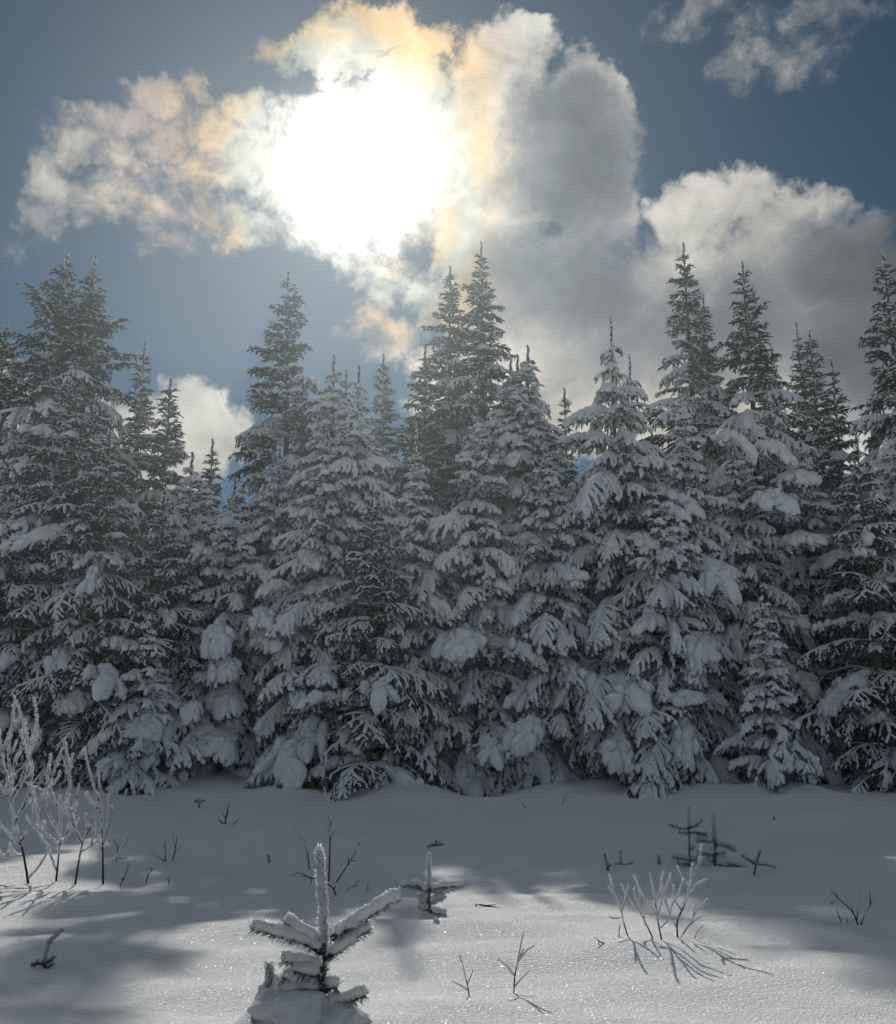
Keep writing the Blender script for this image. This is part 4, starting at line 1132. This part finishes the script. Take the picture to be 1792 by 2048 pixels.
SEED = 'fir seedlings poking out of the snow'
seedling('F_main', 'fir_seedling', 'foremost frosted fir seedling with tall thick leader and spread arms', 'seedling', SEED, 0.0205, 1, 1.25, dark=0.7, arm=1.4)
seedling('F_mid', 'fir_seedling', 'squat snow-capped fir seedling with one leader in mid field', 'seedling', SEED, 0.0155, 2, 1.4, dark=0.8, arm=1.45)
seedling('F_left', 'fir_seedling', 'little dark bent fir sprig casting a shadow on the sunlit snow', 'seedling', SEED, 0.0125, 3, 0.8, 0.6, 0.5)
PAIR = 'cluster of seedlings on shaded snow'
seedling('F1', 'fir_seedling', 'tallest seedling of the shaded cluster with cross-shaped arms', 'seedling', PAIR, 0.0165, 4, 1.3, 0.95, 0.85, arm=1.35)
seedling('F2', 'fir_seedling', 'bushier seedling of the shaded cluster with drooping snowy arms', 'seedling', PAIR, 0.0185, 5, 1.5, 0.95, 0.85, arm=1.5)
seedling('F3', 'fir_seedling', 'small tilted cross-shaped seedling beside the shaded cluster', 'seedling', PAIR, 0.014, 6, 1.25, 0.95, 0.85, arm=1.25)
seedling('F4', 'fir_seedling', 'slanted single needled shoot, one of three stubs in shade', 'seedling', SEED, 0.013, 7, 0.6, 0.3)
seedling('F5', 'fir_seedling', 'upright stub with two low snowy arms in shade', 'seedling', SEED, 0.012, 8, 0.8, 0.5)
seedling('F6', 'fir_seedling', 'short single stub between the shaded cluster and the stub pair', 'seedling', SEED, 0.013, 9, 0.6, 0.4)
seedling('F7', 'fir_seedling', 'lone short stub in shade behind the foremost seedling', 'seedling', SEED, 0.011, 10, 0.6, 0.3)
seedling('F8', 'fir_seedling', 'miniature snowy fir tip at the dark foot of the trees', 'seedling', SEED, 0.03, 11, 1.3, 0.6)
seedling('F9', 'fir_seedling', 'puffy snow-covered little fir at the foot of the spiky rimed fir', 'seedling', SEED, 0.062, 12, 1.5, 0.6)
seedling('F10', 'fir_seedling', 'half-buried dark fir tuft behind the squat seedling', 'seedling', SEED, 0.016, 13, 0.9, 0.3)
seedling('F11', 'fir_seedling', 'faint small fir tip near the trees behind the brush-like shrub', 'seedling', SEED, 0.02, 14, 0.9, 0.5)



def snow_saddle():
    """Snow heaped between the foremost seedling's lowest branches and its side shoot."""
    t = bpy.data.objects['fir_seedling']
    for (x, y, z, rx, ry, rz, sd) in ((-0.155, 0.03, 0.045, 0.075, 0.06, 0.075, 3.0), (-0.09, -0.03, 0.015, 0.15, 0.10, 0.075, 8.0), (0.05, -0.04, -0.01, 0.11, 0.09, 0.06, 12.0)):
        mb = MB()
        lump(mb, Vector((x, y, z)), rx, ry, rz, 0.0, 0.0, sd, 0, 24, 16)
        pts = [Vector((x - rx * 0.7, y, z)), Vector((x, y, z)), Vector((x + rx * 0.7, y, z))]
        mb.obj('snow_clump', [M_FROST], t)


snow_saddle()

# ------------------------------------------------------------------ frosty air
def build_haze():
    mb = MB()
    x0, x1, y0, y1, z0, z1 = -32, 32, -12, 34, -1.6, 15
    for z in (z0, z1):
        for (x, y) in ((x0, y0), (x1, y0), (x1, y1), (x0, y1)):
            mb.v.append((x, y, z))
    for f in ((3, 2, 1, 0), (4, 5, 6, 7), (0, 1, 5, 4), (1, 2, 6, 5), (2, 3, 7, 6), (3, 0, 4, 7)):
        mb.face(f, 0, False)
    def sh(N, out):
        pv = N.new('ShaderNodeVolumePrincipled')
        pv.inputs['Color'].default_value = (0.80, 0.93, 1.0, 1)
        pv.inputs['Density'].default_value = 0.0016
        pv.inputs['Anisotropy'].default_value = 0.76
        N.put(out.inputs['Volume'], pv.outputs[0])
    o = mb.obj('haze', [material('frosty_air', sh)])
    o['kind'] = 'stuff'
    o['label'] = 'thin sunlit frost haze hanging over the clearing'


build_haze()
